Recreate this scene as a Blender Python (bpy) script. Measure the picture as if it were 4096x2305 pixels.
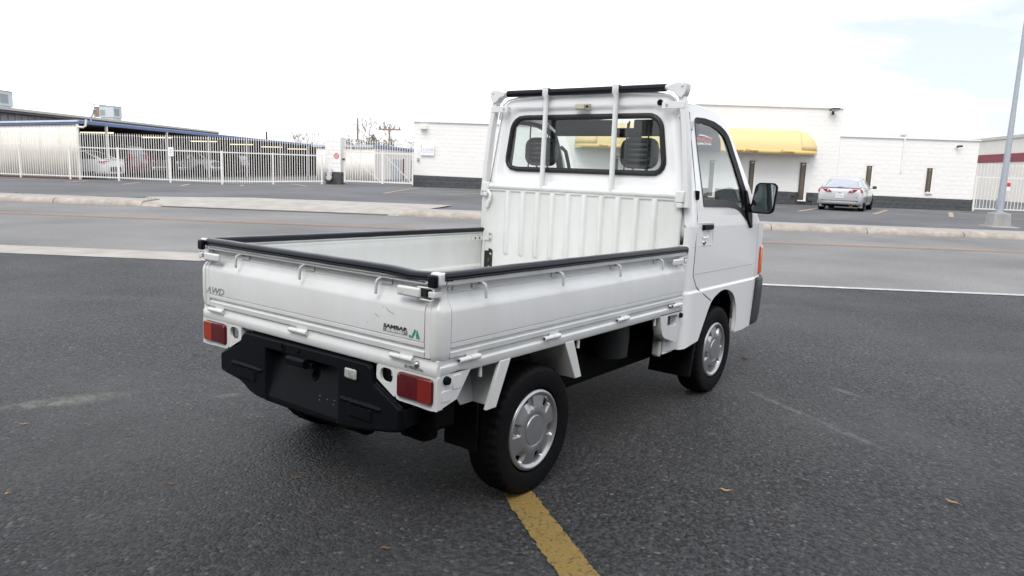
import bpy, bmesh, math, random
from mathutils import Vector, Matrix
random.seed(7)
scene = bpy.context.scene
for o_ in list(bpy.data.objects):
    bpy.data.objects.remove(o_)
COL = scene.collection
R = math.radians

# ------------------------------------------------------------------ camera
# world frame: origin on the tarmac under the truck's right rear corner, x = truck's forward, y = truck's left
CAM = Vector((-1.727, -1.584, 1.297))
YAW, PITCH, ROLL = R(36.695), R(9.127), R(2.016)
F = Vector((math.cos(YAW)*math.cos(PITCH), math.sin(YAW)*math.cos(PITCH), -math.sin(PITCH)))
Rt = Vector((math.sin(YAW), -math.cos(YAW), 0)); Up = Rt.cross(F)
Rt, Up = Rt*math.cos(ROLL)+Up*math.sin(ROLL), -Rt*math.sin(ROLL)+Up*math.cos(ROLL)
cd = bpy.data.cameras.new('camera'); cam = bpy.data.objects.new('camera', cd); COL.objects.link(cam)
cam.matrix_world = Matrix(((Rt.x, Up.x, -F.x, CAM.x), (Rt.y, Up.y, -F.y, CAM.y), (Rt.z, Up.z, -F.z, CAM.z), (0, 0, 0, 1)))
cd.sensor_width = 36.0; cd.lens = 25.85; cd.clip_start = 0.05; cd.clip_end = 5000
scene.camera = cam

# ------------------------------------------------------------------ sky, sun, exposure
SUN_EL, SUN_AZ = R(52), R(200)          # azimuth of the direction towards the sun, from +x
w = bpy.data.worlds.new('World'); scene.world = w; w.use_nodes = True
nt = w.node_tree; nt.nodes.clear()
def N(nt_, t, **kw):
    n = nt_.nodes.new(t)
    for k, v in kw.items(): setattr(n, k, v)
    return n
wo = N(nt, 'ShaderNodeOutputWorld'); bg = N(nt, 'ShaderNodeBackground'); sky = N(nt, 'ShaderNodeTexSky')
sky.sky_type = 'NISHITA'; sky.sun_disc = False; sky.sun_elevation = SUN_EL; sky.sun_rotation = R(90)-SUN_AZ
sky.air_density = 1.0; sky.dust_density = 2.0; sky.ozone_density = 1.0
tc = N(nt, 'ShaderNodeTexCoord'); mp = N(nt, 'ShaderNodeMapping'); mp.inputs['Scale'].default_value = (1.0, 1.0, 4.5)
mp.inputs['Rotation'].default_value = (0.12, 0.05, 0.6)
ns = N(nt, 'ShaderNodeTexNoise'); ns.inputs['Scale'].default_value = 1.7; ns.inputs['Detail'].default_value = 6; ns.inputs['Roughness'].default_value = .55; ns.inputs['Distortion'].default_value = .5
cr = N(nt, 'ShaderNodeValToRGB'); cr.color_ramp.elements[0].position = .39; cr.color_ramp.elements[1].position = .64
cr.color_ramp.elements[0].color = (.34, .34, .34, 1); cr.color_ramp.elements[1].color = (1, 1, 1, 1)
mx = N(nt, 'ShaderNodeMix', data_type='RGBA')
SKY_CLOUD = (16.8, 17.1, 17.6, 1)         # cloud radiance before the 0.1 background strength
mx.inputs['B'].default_value = SKY_CLOUD
nt.links.new(tc.outputs['Generated'], mp.inputs['Vector']); nt.links.new(mp.outputs['Vector'], ns.inputs['Vector'])
nt.links.new(ns.outputs['Fac'], cr.inputs['Fac']); nt.links.new(cr.outputs['Color'], mx.inputs['Factor'])
nt.links.new(sky.outputs['Color'], mx.inputs['A']); nt.links.new(mx.outputs['Result'], bg.inputs['Color'])
bg.inputs['Strength'].default_value = 0.1
nt.links.new(bg.outputs['Background'], wo.inputs['Surface'])
sl = bpy.data.lights.new('sun', 'SUN'); sl.energy = 1.5; sl.angle = R(30); sl.color = (1, .96, .9)
so = bpy.data.objects.new('sun', sl); COL.objects.link(so)
sd = Vector((math.cos(SUN_AZ)*math.cos(SUN_EL), math.sin(SUN_AZ)*math.cos(SUN_EL), math.sin(SUN_EL)))
so.rotation_euler = sd.to_track_quat('Z', 'Y').to_euler(); so.location = (-20, 20, 30)
vs = scene.view_settings
vs.view_transform = 'Standard'; vs.look = 'None'; vs.gamma = 1.0; vs.exposure = 0.18; vs.use_curve_mapping = False
scene.render.engine = 'CYCLES'
scene.cycles.max_bounces = 8; scene.cycles.transparent_max_bounces = 16

# ------------------------------------------------------------------ road frame: s along the street (to the right), n across it
AZ = R(-55.7); es = Vector((math.cos(AZ), math.sin(AZ))); en = Vector((-math.sin(AZ), math.cos(AZ)))
ORG = Vector((-1.727, -1.584))          # a point on the lot; street coordinates are measured from it
def Wp(s, n, z=0.0):
    return Vector((ORG.x+es.x*s+en.x*n, ORG.y+es.y*s+en.y*n, z))
def sstep(a, b, x):
    t = min(1, max(0, (x-a)/(b-a))); return t*t*(3-2*t)
def apz(n): return .006+(.142-.006)*min(1, (n-19.24)/1.5)
def lotz(s, n):        # height of the lot across the street
    if -12.6 < s < -2.4 and n < 22.7: return min(.125, apz(n)-.03)
    bump = .19*sstep(-15.5, -10.5, s)*(1-sstep(-3, 11, s))*sstep(22, 35, n)
    return .125+bump

# ------------------------------------------------------------------ materials
MATS = {}
def mat(name, col=(.5, .5, .5), rough=.5, metal=0.0, spec=.5, coat=0.0, emit=None, estr=0, var=0.0, vscale=3.0, bump=0.0, bscale=40.0, vcol=None, trans=0.0, vdetail=5, vstretch=None):
    if name in MATS: return MATS[name]
    m = bpy.data.materials.new(name); m.use_nodes = True; t = m.node_tree
    b = t.nodes['Principled BSDF']
    b.inputs['Base Color'].default_value = (*col, 1); b.inputs['Roughness'].default_value = rough
    b.inputs['Metallic'].default_value = metal; b.inputs['Specular IOR Level'].default_value = spec
    b.inputs['Coat Weight'].default_value = coat; b.inputs['Coat Roughness'].default_value = .05
    if trans: b.inputs['Transmission Weight'].default_value = trans
    if emit: b.inputs['Emission Color'].default_value = (*emit, 1); b.inputs['Emission Strength'].default_value = estr
    g = N(t, 'ShaderNodeNewGeometry')
    if var or vcol:
        n1 = N(t, 'ShaderNodeTexNoise'); n1.inputs['Scale'].default_value = vscale; n1.inputs['Detail'].default_value = vdetail; n1.inputs['Roughness'].default_value = .6
        if vstretch:
            mpg = N(t, 'ShaderNodeMapping'); mpg.inputs['Scale'].default_value = vstretch; t.links.new(g.outputs['Position'], mpg.inputs['Vector']); t.links.new(mpg.outputs['Vector'], n1.inputs['Vector'])
        else: t.links.new(g.outputs['Position'], n1.inputs['Vector'])
        rmp = N(t, 'ShaderNodeValToRGB'); rmp.color_ramp.elements[0].position = .35; rmp.color_ramp.elements[1].position = .68
        c2 = vcol if vcol else tuple(max(0, c*(1-var)) for c in col)
        rmp.color_ramp.elements[0].color = (*c2, 1); rmp.color_ramp.elements[1].color = (*col, 1)
        t.links.new(n1.outputs['Fac'], rmp.inputs['Fac']); t.links.new(rmp.outputs['Color'], b.inputs['Base Color'])
    if bump:
        n2 = N(t, 'ShaderNodeTexNoise'); n2.inputs['Scale'].default_value = bscale; n2.inputs['Detail'].default_value = 4
        t.links.new(g.outputs['Position'], n2.inputs['Vector'])
        bm = N(t, 'ShaderNodeBump'); bm.inputs['Strength'].default_value = bump; bm.inputs['Distance'].default_value = .02
        t.links.new(n2.outputs['Fac'], bm.inputs['Height']); t.links.new(bm.outputs['Normal'], b.inputs['Normal'])
    MATS[name] = m; return m

def asphalt(name, dark, light, stone, scale, rough=.75, bump=.6, spec=.35, patch=(.5, .5), patchcol=None, dist=.012, streak=False, cell=0):
    m = bpy.data.materials.new(name); m.use_nodes = True; t = m.node_tree; L = t.links.new
    b = t.nodes['Principled BSDF']; g = N(t, 'ShaderNodeNewGeometry')
    vo = N(t, 'ShaderNodeTexVoronoi'); vo.inputs['Scale'].default_value = scale; vo.inputs['Randomness'].default_value = 1
    L(g.outputs['Position'], vo.inputs['Vector'])
    fi = N(t, 'ShaderNodeTexNoise'); fi.inputs['Scale'].default_value = scale*.6; fi.inputs['Detail'].default_value = 6; fi.inputs['Roughness'].default_value = .75
    L(g.outputs['Position'], fi.inputs['Vector'])
    r1 = N(t, 'ShaderNodeValToRGB'); r1.color_ramp.elements[0].position = .3; r1.color_ramp.elements[1].position = .72
    r1.color_ramp.elements[0].color = (*dark, 1); r1.color_ramp.elements[1].color = (*light, 1); L(fi.outputs['Fac'], r1.inputs['Fac'])
    # a few bright stones
    sep = N(t, 'ShaderNodeSeparateColor'); L(vo.outputs['Color'], sep.inputs['Color'])
    r2 = N(t, 'ShaderNodeValToRGB'); r2.color_ramp.elements[0].position = .965; r2.color_ramp.elements[1].position = 1.0
    r2.color_ramp.elements[0].color = (0, 0, 0, 1); r2.color_ramp.elements[1].color = (1, 1, 1, 1); L(sep.outputs['Red'], r2.inputs['Fac'])
    if cell:
        rc = N(t, 'ShaderNodeMapRange'); rc.inputs['To Min'].default_value = 1-cell; rc.inputs['To Max'].default_value = 1+cell; L(sep.outputs['Green'], rc.inputs['Value'])
        vm = N(t, 'ShaderNodeVectorMath', operation='SCALE'); L(r1.outputs['Color'], vm.inputs[0]); L(rc.outputs['Result'], vm.inputs['Scale']); r1o = vm.outputs['Vector']
    else: r1o = r1.outputs['Color']
    m1 = N(t, 'ShaderNodeMix', data_type='RGBA'); L(r2.outputs['Color'], m1.inputs['Factor']); L(r1o, m1.inputs['A']); m1.inputs['B'].default_value = (*stone, 1)
    # broad tonal drift
    bn_ = N(t, 'ShaderNodeTexNoise'); bn_.inputs['Scale'].default_value = .35; bn_.inputs['Detail'].default_value = 3; L(g.outputs['Position'], bn_.inputs['Vector'])
    br = N(t, 'ShaderNodeMapRange'); br.inputs['From Min'].default_value = .3; br.inputs['From Max'].default_value = .7; br.inputs['To Min'].default_value = .72; br.inputs['To Max'].default_value = 1.2; L(bn_.outputs['Fac'], br.inputs['Value'])
    bs_ = N(t, 'ShaderNodeVectorMath', operation='SCALE'); L(m1.outputs['Result'], bs_.inputs[0]); L(br.outputs['Result'], bs_.inputs['Scale'])
    # worn / dusty patches
    mpp = N(t, 'ShaderNodeMapping'); mpp.inputs['Rotation'].default_value = (0, 0, -AZ)
    if streak: mpp.inputs['Scale'].default_value = (.12, 1.0, 1)
    L(g.outputs['Position'], mpp.inputs['Vector'])
    pn = N(t, 'ShaderNodeTexNoise'); pn.inputs['Scale'].default_value = patch[0]; pn.inputs['Detail'].default_value = 7; pn.inputs['Roughness'].default_value = .62; L(mpp.outputs['Vector'], pn.inputs['Vector'])
    r3 = N(t, 'ShaderNodeValToRGB'); r3.color_ramp.elements[0].position = .42; r3.color_ramp.elements[1].position = .78
    r3.color_ramp.elements[0].color = (0, 0, 0, 1); r3.color_ramp.elements[1].color = (patch[1],)*3+(1,); L(pn.outputs['Fac'], r3.inputs['Fac'])
    m2 = N(t, 'ShaderNodeMix', data_type='RGBA'); L(r3.outputs['Color'], m2.inputs['Factor']); L(bs_.outputs['Vector'], m2.inputs['A']); m2.inputs['B'].default_value = (*(patchcol or stone), 1)
    L(m2.outputs['Result'], b.inputs['Base Color'])
    b.inputs['Roughness'].default_value = rough; b.inputs['Specular IOR Level'].default_value = spec
    ad = N(t, 'ShaderNodeMath', operation='ADD'); mu = N(t, 'ShaderNodeMath', operation='MULTIPLY'); mu.inputs[1].default_value = -.9
    L(vo.outputs['Distance'], mu.inputs[0]); L(mu.outputs['Value'], ad.inputs[0]); L(fi.outputs['Fac'], ad.inputs[1])
    bm = N(t, 'ShaderNodeBump'); bm.inputs['Strength'].default_value = bump; bm.inputs['Distance'].default_value = dist
    L(ad.outputs['Value'], bm.inputs['Height']); L(bm.outputs['Normal'], b.inputs['Normal'])
    MATS[name] = m; return m

def stains(name, items):
    # dust, scuffs and dark patches with a shape of their own: (x, y, half length, half width, angle, colour, strength)
    t = MATS[name].node_tree; L = t.links.new; b = t.nodes['Principled BSDF']; src = b.inputs['Base Color'].links[0].from_socket
    g = N(t, 'ShaderNodeNewGeometry'); nz = N(t, 'ShaderNodeTexNoise'); nz.inputs['Scale'].default_value = 16; nz.inputs['Detail'].default_value = 6; nz.inputs['Roughness'].default_value = .7; L(g.outputs['Position'], nz.inputs['Vector'])
    for x, y, a, w_, ang, col, st in items:
        mp_ = N(t, 'ShaderNodeMapping', vector_type='TEXTURE'); mp_.inputs['Location'].default_value = (x, y, 0); mp_.inputs['Rotation'].default_value = (0, 0, ang); mp_.inputs['Scale'].default_value = (a, w_, 1)
        L(g.outputs['Position'], mp_.inputs['Vector']); ln = N(t, 'ShaderNodeVectorMath', operation='LENGTH'); L(mp_.outputs['Vector'], ln.inputs[0])
        mr = N(t, 'ShaderNodeMapRange', interpolation_type='SMOOTHSTEP'); mr.inputs['From Min'].default_value = 1.1; mr.inputs['From Max'].default_value = .25; L(ln.outputs['Value'], mr.inputs['Value'])
        m3 = N(t, 'ShaderNodeMapRange'); m3.inputs['From Min'].default_value = .38; m3.inputs['From Max'].default_value = .62; L(nz.outputs['Fac'], m3.inputs['Value'])
        mu_ = N(t, 'ShaderNodeMath', operation='MULTIPLY'); L(mr.outputs['Result'], mu_.inputs[0]); L(m3.outputs['Result'], mu_.inputs[1])
        m4 = N(t, 'ShaderNodeMath', operation='MULTIPLY'); m4.inputs[1].default_value = st; L(mu_.outputs['Value'], m4.inputs[0])
        mi = N(t, 'ShaderNodeMix', data_type='RGBA'); L(m4.outputs['Value'], mi.inputs['Factor']); L(src, mi.inputs['A']); mi.inputs['B'].default_value = (*col, 1); src = mi.outputs['Result']
    L(src, b.inputs['Base Color'])
def glassmat(name, tint=(.8, .9, .88), refl=1.9, rough=.0):
    m = bpy.data.materials.new(name); m.use_nodes = True; t = m.node_tree; t.nodes.clear()
    out = N(t, 'ShaderNodeOutputMaterial'); tr = N(t, 'ShaderNodeBsdfTransparent'); gl = N(t, 'ShaderNodeBsdfGlossy'); mi = N(t, 'ShaderNodeMixShader'); fr = N(t, 'ShaderNodeFresnel')
    tr.inputs['Color'].default_value = (*tint, 1); gl.inputs['Roughness'].default_value = rough; fr.inputs['IOR'].default_value = 1.52
    mu = N(t, 'ShaderNodeMath', operation='MULTIPLY'); mu.inputs[1].default_value = refl; mu.use_clamp = True
    ge = N(t, 'ShaderNodeNewGeometry'); io = N(t, 'ShaderNodeMapRange'); io.inputs['To Min'].default_value = 1.52; io.inputs['To Max'].default_value = 1/1.52
    t.links.new(ge.outputs['Backfacing'], io.inputs['Value']); t.links.new(io.outputs['Result'], fr.inputs['IOR'])
    t.links.new(fr.outputs['Fac'], mu.inputs[0]); t.links.new(mu.outputs['Value'], mi.inputs['Fac'])
    t.links.new(tr.outputs['BSDF'], mi.inputs[1]); t.links.new(gl.outputs['BSDF'], mi.inputs[2]); t.links.new(mi.outputs['Shader'], out.inputs['Surface'])
    MATS[name] = m; return m

# ------------------------------------------------------------------ mesh building
class G:
    def __init__(s): s.v = []; s.f = []
    def add(s, vs, fs):
        o = len(s.v); s.v += [tuple(q) for q in vs]; s.f += [tuple(i+o for i in f) for f in fs]; return s
    def box(s, x0, x1, y0, y1, z0, z1):
        return s.add([(x0, y0, z0), (x1, y0, z0), (x1, y1, z0), (x0, y1, z0), (x0, y0, z1), (x1, y0, z1), (x1, y1, z1), (x0, y1, z1)],
                     [(3, 2, 1, 0), (4, 5, 6, 7), (0, 1, 5, 4), (1, 2, 6, 5), (2, 3, 7, 6), (3, 0, 4, 7)])
    def prism(s, pts, axis, a0, a1):
        # pts in the other two axes, in cyclic order (x:(y,z) y:(x,z) z:(x,y))
        def mk(p, a): return (a, p[0], p[1]) if axis == 'x' else (p[0], a, p[1]) if axis == 'y' else (p[0], p[1], a)
        n = len(pts); vs = [mk(p, a0) for p in pts]+[mk(p, a1) for p in pts]
        fs = [tuple(range(n))[::-1], tuple(range(n, 2*n))]+[(i, (i+1) % n, n+(i+1) % n, n+i) for i in range(n)]
        return s.add(vs, fs)
    def loft(s, rings, closed=True, caps=True):
        n = len(rings[0]); vs = [p for r in rings for p in r]; fs = []
        for k in range(len(rings)-1):
            for i in range(n if closed else n-1):
                j = (i+1) % n; fs.append((k*n+i, k*n+j, (k+1)*n+j, (k+1)*n+i))
        if caps and closed: fs += [tuple(range(n))[::-1], tuple(range((len(rings)-1)*n, len(rings)*n))]
        return s.add(vs, fs)
    def tube(s, path, r, n=8, closed=False, sx=1.0):
        P = [Vector(p) for p in path]; rings = []; m = len(P); up = None
        for i in range(m):
            if closed: d = (P[(i+1) % m]-P[i-1]).normalized()
            else: d = (P[min(i+1, m-1)]-P[max(i-1, 0)]).normalized()
            if up is None:
                up = Vector((0, 0, 1)) if abs(d.z) < .9 else Vector((1, 0, 0))
            a = d.cross(up)
            if a.length < 1e-5: a = d.cross(Vector((0, 1, 0)))
            a.normalize(); b = a.cross(d).normalized(); up = b
            rr = r[i] if isinstance(r, (list, tuple)) else r
            rings.append([P[i]+a*rr*sx*math.cos(2*math.pi*k/n)+b*rr*math.sin(2*math.pi*k/n) for k in range(n)])
        if closed: rings.append(rings[0]); return s.loft(rings, True, False)
        return s.loft(rings)
    def lathe(s, prof, axis, c, n=32, caps=True):
        rings = []
        for (r, h) in prof:
            ring = []
            for k in range(n):
                a = 2*math.pi*k/n; u, v = r*math.cos(a), r*math.sin(a)
                ring.append((c[0]+h, c[1]+u, c[2]+v) if axis == 'x' else (c[0]+u, c[1]+h, c[2]+v) if axis == 'y' else (c[0]+u, c[1]+v, c[2]+h))
            rings.append(ring)
        return s.loft(rings, True, caps)
    def grid(s, fn, nu, nv):
        vs = [fn(i/nu, j/nv) for i in range(nu+1) for j in range(nv+1)]
        fs = [(i*(nv+1)+j, (i+1)*(nv+1)+j, (i+1)*(nv+1)+j+1, i*(nv+1)+j+1) for i in range(nu) for j in range(nv)]
        return s.add(vs, fs)

def make(name, g, m, parent=None, smooth=35, bevel=0, bseg=2, xf=None, solid=0, subsurf=0, fix=True, weld=False):
    me = bpy.data.meshes.new(name)
    me.from_pydata(g.v, [], g.f)
    bm = bmesh.new(); bm.from_mesh(me)
    if weld: bmesh.ops.remove_doubles(bm, verts=bm.verts, dist=1e-5)
    if fix: bmesh.ops.recalc_face_normals(bm, faces=bm.faces)
    bm.to_mesh(me); bm.free()
    if xf: me.transform(xf)
    if m: me.materials.append(m if not isinstance(m, str) else MATS[m])
    if smooth:
        me.polygons.foreach_set('use_smooth', [True]*len(me.polygons)); me.set_sharp_from_angle(angle=R(smooth))
    me.update()
    o = bpy.data.objects.new(name, me); COL.objects.link(o)
    if parent: o.parent = parent
    if bevel:
        b = o.modifiers.new('bevel', 'BEVEL'); b.width = bevel; b.segments = bseg; b.limit_method = 'ANGLE'; b.angle_limit = R(40); b.harden_normals = False
    if subsurf:
        b = o.modifiers.new('sub', 'SUBSURF'); b.levels = subsurf; b.render_levels = subsurf
    if solid:
        b = o.modifiers.new('solid', 'SOLIDIFY'); b.thickness = solid; b.offset = -1
    return o
def thing(name, label, cat, loc=(0, 0, 0), rz=0.0, group=None):
    o = bpy.data.objects.new(name, None); COL.objects.link(o); o.location = loc; o.rotation_euler = (0, 0, rz); o.empty_display_size = .2
    return tag(o, label, cat, group)
def tag(o, label, cat, group=None):
    o['label'] = label; o['category'] = cat
    if group: o['group'] = group
    return o
def struct(o): o['kind'] = 'structure'; return o
def rthing(name, label, cat, s, n, z=None, rz=0.0, group=None):
    return thing(name, label, cat, Wp(s, n, lotz(s, n) if z is None else z), AZ+rz, group)
def clone(src, parent=None, loc=None, rot=None):
    c = src.copy(); COL.objects.link(c); c.parent = parent
    if loc is not None: c.location = loc
    if rot is not None: c.rotation_euler = rot
    return c
def clone_tree(root, loc, rz, label, group=None):
    r = root.copy(); COL.objects.link(r); r.location = loc; r.rotation_euler = (0, 0, rz); r['label'] = label
    if group: r['group'] = group
    for ch in list(root.children):
        c = clone(ch, r)
        for gch in list(ch.children): clone(gch, c)
    return r
def text(name, body, size, m, parent, mw, depth=.0006, outline=0.0, shear=0.0, align='LEFT', width=None, bold=0.0, xf=None):
    cu = bpy.data.curves.new(name, 'FONT'); cu.body = body; cu.size = size; cu.align_x = align; cu.shear = shear
    cu.resolution_u = 3
    if outline: cu.fill_mode = 'NONE'; cu.bevel_depth = outline; cu.bevel_resolution = 0
    else: cu.extrude = depth; cu.offset = bold
    o = bpy.data.objects.new(name, cu); COL.objects.link(o)
    dg = bpy.context.evaluated_depsgraph_get(); me = bpy.data.meshes.new_from_object(o.evaluated_get(dg))
    bpy.data.objects.remove(o); bpy.data.curves.remove(cu)
    if width:
        xs = [v.co.x for v in me.vertices]
        if xs:
            k = width/(max(xs)-min(xs)); me.transform(Matrix.Diagonal((k, 1, 1, 1)))
    me.transform(mw)
    if xf: me.transform(xf)
    me.materials.clear(); me.materials.append(MATS[m] if isinstance(m, str) else m)
    o = bpy.data.objects.new(name, me); COL.objects.link(o); o.parent = parent
    return o
def frame(origin, X, Y):
    X = Vector(X).normalized(); Y = Vector(Y).normalized(); Z = X.cross(Y)
    return Matrix(((X.x, Y.x, Z.x, origin[0]), (X.y, Y.y, Z.y, origin[1]), (X.z, Y.z, Z.z, origin[2]), (0, 0, 0, 1)))
def rrect(x0, x1, y0, y1, r, seg=5):
    out = []
    for cx, cy, a0 in ((x1-r, y0+r, -90), (x1-r, y1-r, 0), (x0+r, y1-r, 90), (x0+r, y0+r, 180)):
        for k in range(seg+1):
            a = R(a0+90*k/seg); out.append((cx+r*math.cos(a), cy+r*math.sin(a)))
    return out
def raycast(poly, c, ang):
    d = (math.cos(ang), math.sin(ang)); best = None
    for i in range(len(poly)):
        ax, ay = poly[i][0]-c[0], poly[i][1]-c[1]; bx, by = poly[(i+1) % len(poly)][0]-c[0], poly[(i+1) % len(poly)][1]-c[1]
        ex, ey = bx-ax, by-ay; den = d[0]*ey-d[1]*ex
        if abs(den) < 1e-12: continue
        t = (ax*ey-ay*ex)/den; u = (ax*d[1]-ay*d[0])/den
        if t > 0 and -1e-9 <= u <= 1+1e-9 and (best is None or t > best): best = t
    return (c[0]+d[0]*best, c[1]+d[1]*best)
def interp(tab, x):
    if x <= tab[0][0]: return tab[0][1]
    for (a, b), (c, d) in zip(tab, tab[1:]):
        if x <= c: return b+(d-b)*(x-a)/(c-a)
    return tab[-1][1]

# materials -------------------------------------------------------------
asphalt('lot_asphalt', (.011, .0115, .013), (.094, .095, .101), (.19, .19, .19), 75, rough=.62, bump=1.0, spec=.35, patch=(.50, .6), patchcol=(.135, .135, .138), dist=.02, cell=.65)
stains('lot_asphalt', [(-.12, 2.55, .38, .11, -.35, (0.25, 0.24, 0.215), .95), (.50, 2.03, .09, .045, -.4, (0.231, 0.226, 0.215), .8), (2.54, -.39, .32, .035, 1.02, (0.19, 0.196, 0.21), .95), (2.29, -.80, .30, .038, 1.02, (0.19, 0.196, 0.21), .9),
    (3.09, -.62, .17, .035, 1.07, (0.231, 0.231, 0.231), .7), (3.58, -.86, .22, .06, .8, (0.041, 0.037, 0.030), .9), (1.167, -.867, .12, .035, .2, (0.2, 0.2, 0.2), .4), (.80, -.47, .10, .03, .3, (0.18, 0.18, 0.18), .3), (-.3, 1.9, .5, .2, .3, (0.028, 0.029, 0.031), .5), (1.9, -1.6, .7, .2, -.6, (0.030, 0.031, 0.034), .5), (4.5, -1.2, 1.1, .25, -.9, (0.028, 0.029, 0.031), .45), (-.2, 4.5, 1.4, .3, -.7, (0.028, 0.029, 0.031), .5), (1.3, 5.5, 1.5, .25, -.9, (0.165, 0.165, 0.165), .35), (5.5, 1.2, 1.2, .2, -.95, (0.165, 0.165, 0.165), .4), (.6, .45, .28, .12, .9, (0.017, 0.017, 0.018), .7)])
asphalt('far_asphalt', (.085, .087, .092), (.14, .142, .15), (.2, .2, .2), 60, rough=.8, bump=.3, patch=(.25, .5), patchcol=(.20, .20, .205), streak=True)
asphalt('road_asphalt', (.15, .148, .146), (.27, .266, .26), (.36, .35, .34), 70, rough=.85, bump=.3, patch=(.45, .6), patchcol=(.165, .165, .165), streak=True)
mat('concrete', (.44, .41, .375), .9, var=.25, vscale=2.2, bump=.4, bscale=25)
mat('kerb_concrete', (.47, .42, .365), .9, var=.35, vscale=3.5, bump=.6, bscale=18)
mat('sidewalk_concrete', (.37, .365, .36), .9, var=.2, vscale=3, bump=.3, bscale=30)
mat('soil', (.18, .15, .11), .95, var=.4, vscale=.2)
mat('joint', (.12, .10, .085), .95)
mat('orange_line', (.56, .29, .16), .8, vcol=(.33, .27, .23), vscale=9)
mat('peach_line', (.52, .37, .26), .8, vcol=(.27, .22, .19), vscale=7)
mat('white_line', (.60, .60, .595), .8, var=.4, vscale=6)

# ------------------------------------------------------------------ ground and street
def sheet(name, pts, m, z=0.0):
    g = G(); g.add([(p[0], p[1], z) for p in pts], [tuple(range(len(pts)))])
    return struct(make(name, g, m, smooth=0))
g = G(); g.add([(-2500, -2500, -.06), (2500, -2500, -.06), (2500, 2500, -.06), (-2500, 2500, -.06)], [(0, 1, 2, 3)])
struct(make('ground', g, 'soil', smooth=0))
def quad_s(s0, s1, n0, n1, z): return [tuple(Wp(s0, n0, z)), tuple(Wp(s1, n0, z)), tuple(Wp(s1, n1, z)), tuple(Wp(s0, n1, z))]
g = G(); g.add(quad_s(-90, 90, -45, 9.2, 0), [(0, 1, 2, 3)]); struct(make('parking_lot', g, 'lot_asphalt', smooth=0))
g = G(); g.add(quad_s(-250, 250, 9.1, 19.6, -.004), [(0, 1, 2, 3)]); struct(make('road', g, 'road_asphalt', smooth=0))
g = G(); g.add(quad_s(-90, -1.6, 9.18, 9.98, .004), [(0, 1, 2, 3)]); struct(make('gutter', g, 'concrete', smooth=0))
g = G(); g.add(quad_s(-.9, 11.4, 9.07, 9.2, .006), [(0, 1, 2, 3)]); struct(make('edge_line', g, 'white_line', smooth=0))
for k, nn in enumerate((15.30, 15.50)):
    g = G(); g.add(quad_s(-200, 200, nn-.05, nn+.05, .002), [(0, 1, 2, 3)]); struct(make('centre_line', g, 'orange_line', smooth=0))
# lot across the street
g = G(); SN = [-120, -80, -60]+[-50+i for i in range(0, 91)]+[50, 70, 120]; NN = [20.25+.75*i for i in range(0, 24)]+[40, 50, 70, 110]
g.add([tuple(Wp(s, n, lotz(s, n))) for s in SN for n in NN], [(i*len(NN)+j, (i+1)*len(NN)+j, (i+1)*len(NN)+j+1, i*len(NN)+j+1) for i in range(len(SN)-1) for j in range(len(NN)-1)])
struct(make('far_parking_lot', g, 'far_asphalt'))
# kerb, cast in sections, with a sidewalk strip behind and the driveway apron between
kerb = struct(make('kerb', G().prism([(19.26, -.05), (19.60, -.05), (19.60, .02), (19.26, .02)], 'x', -120, 120), 'joint', smooth=0))
kerb.location = Wp(0, 0, 0); kerb.rotation_euler = (0, 0, AZ)
KP = [(19.20, -.05), (19.20, .03), (19.235, .085), (19.30, .125), (19.38, .138), (19.66, .142), (19.66, -.05)]
kg = G().prism(KP, 'x', 0, 2.40); kproto = None
def kerb_run(s0, cnt, step):
    global kproto
    for i in range(cnt):
        s = s0+i*step
        if kproto is None: kproto = make('kerb_section', kg, 'kerb_concrete', kerb, smooth=60); o = kproto
        else: o = clone(kproto, kerb)
        o.location = (s, 0, 0)
kerb_run(-10.75-2.42*12, 12, 2.42); kerb_run(-3.85, 22, 2.42)
for s in (-10.78, -4.15):
    e2 = s+.3 if s > -5 else s+.55; z0 = (0 if s > -5 else 1)
    pr = [(19.21, -.04), (19.23, .05), (19.32, .10), (19.6, .12), (19.65, -.04)]
    g = G(); flat = [(a, -.04 if b < 0 else .012) for a, b in pr]
    A, B = (pr, flat) if z0 else (flat, pr)
    g.loft([[(s, a, b) for a, b in A], [(e2, a, b) for a, b in B]]); make('kerb_return', g, 'kerb_concrete', kerb, smooth=60)
for s0, s1 in ((-60, -11.0), (-3.6, 60)):
    g = G(); g.box(s0, s1, 19.662, 20.6, -.05, .134); o = struct(make('sidewalk', g, 'sidewalk_concrete', smooth=0)); o.location = Wp(0, 0, 0); o.rotation_euler = (0, 0, AZ)
g = G(); rows = [(19.24, -11.0, -3.7), (20.2, -11.4, -3.55), (21.4, -11.75, -3.1), (22.9, -9.3, -2.9)]
NA = 12; vs_ = [(a+(b-a)*i/NA, n, apz(n)+(.004 if n > 22 else 0)) for n, a, b in rows for i in range(NA+1)]
g.add(vs_, [(r*(NA+1)+i, r*(NA+1)+i+1, (r+1)*(NA+1)+i+1, (r+1)*(NA+1)+i) for r in range(len(rows)-1) for i in range(NA)])
o = struct(make('driveway_apron', g, 'concrete')); o.location = Wp(0, 0, 0); o.rotation_euler = (0, 0, AZ)
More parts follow.
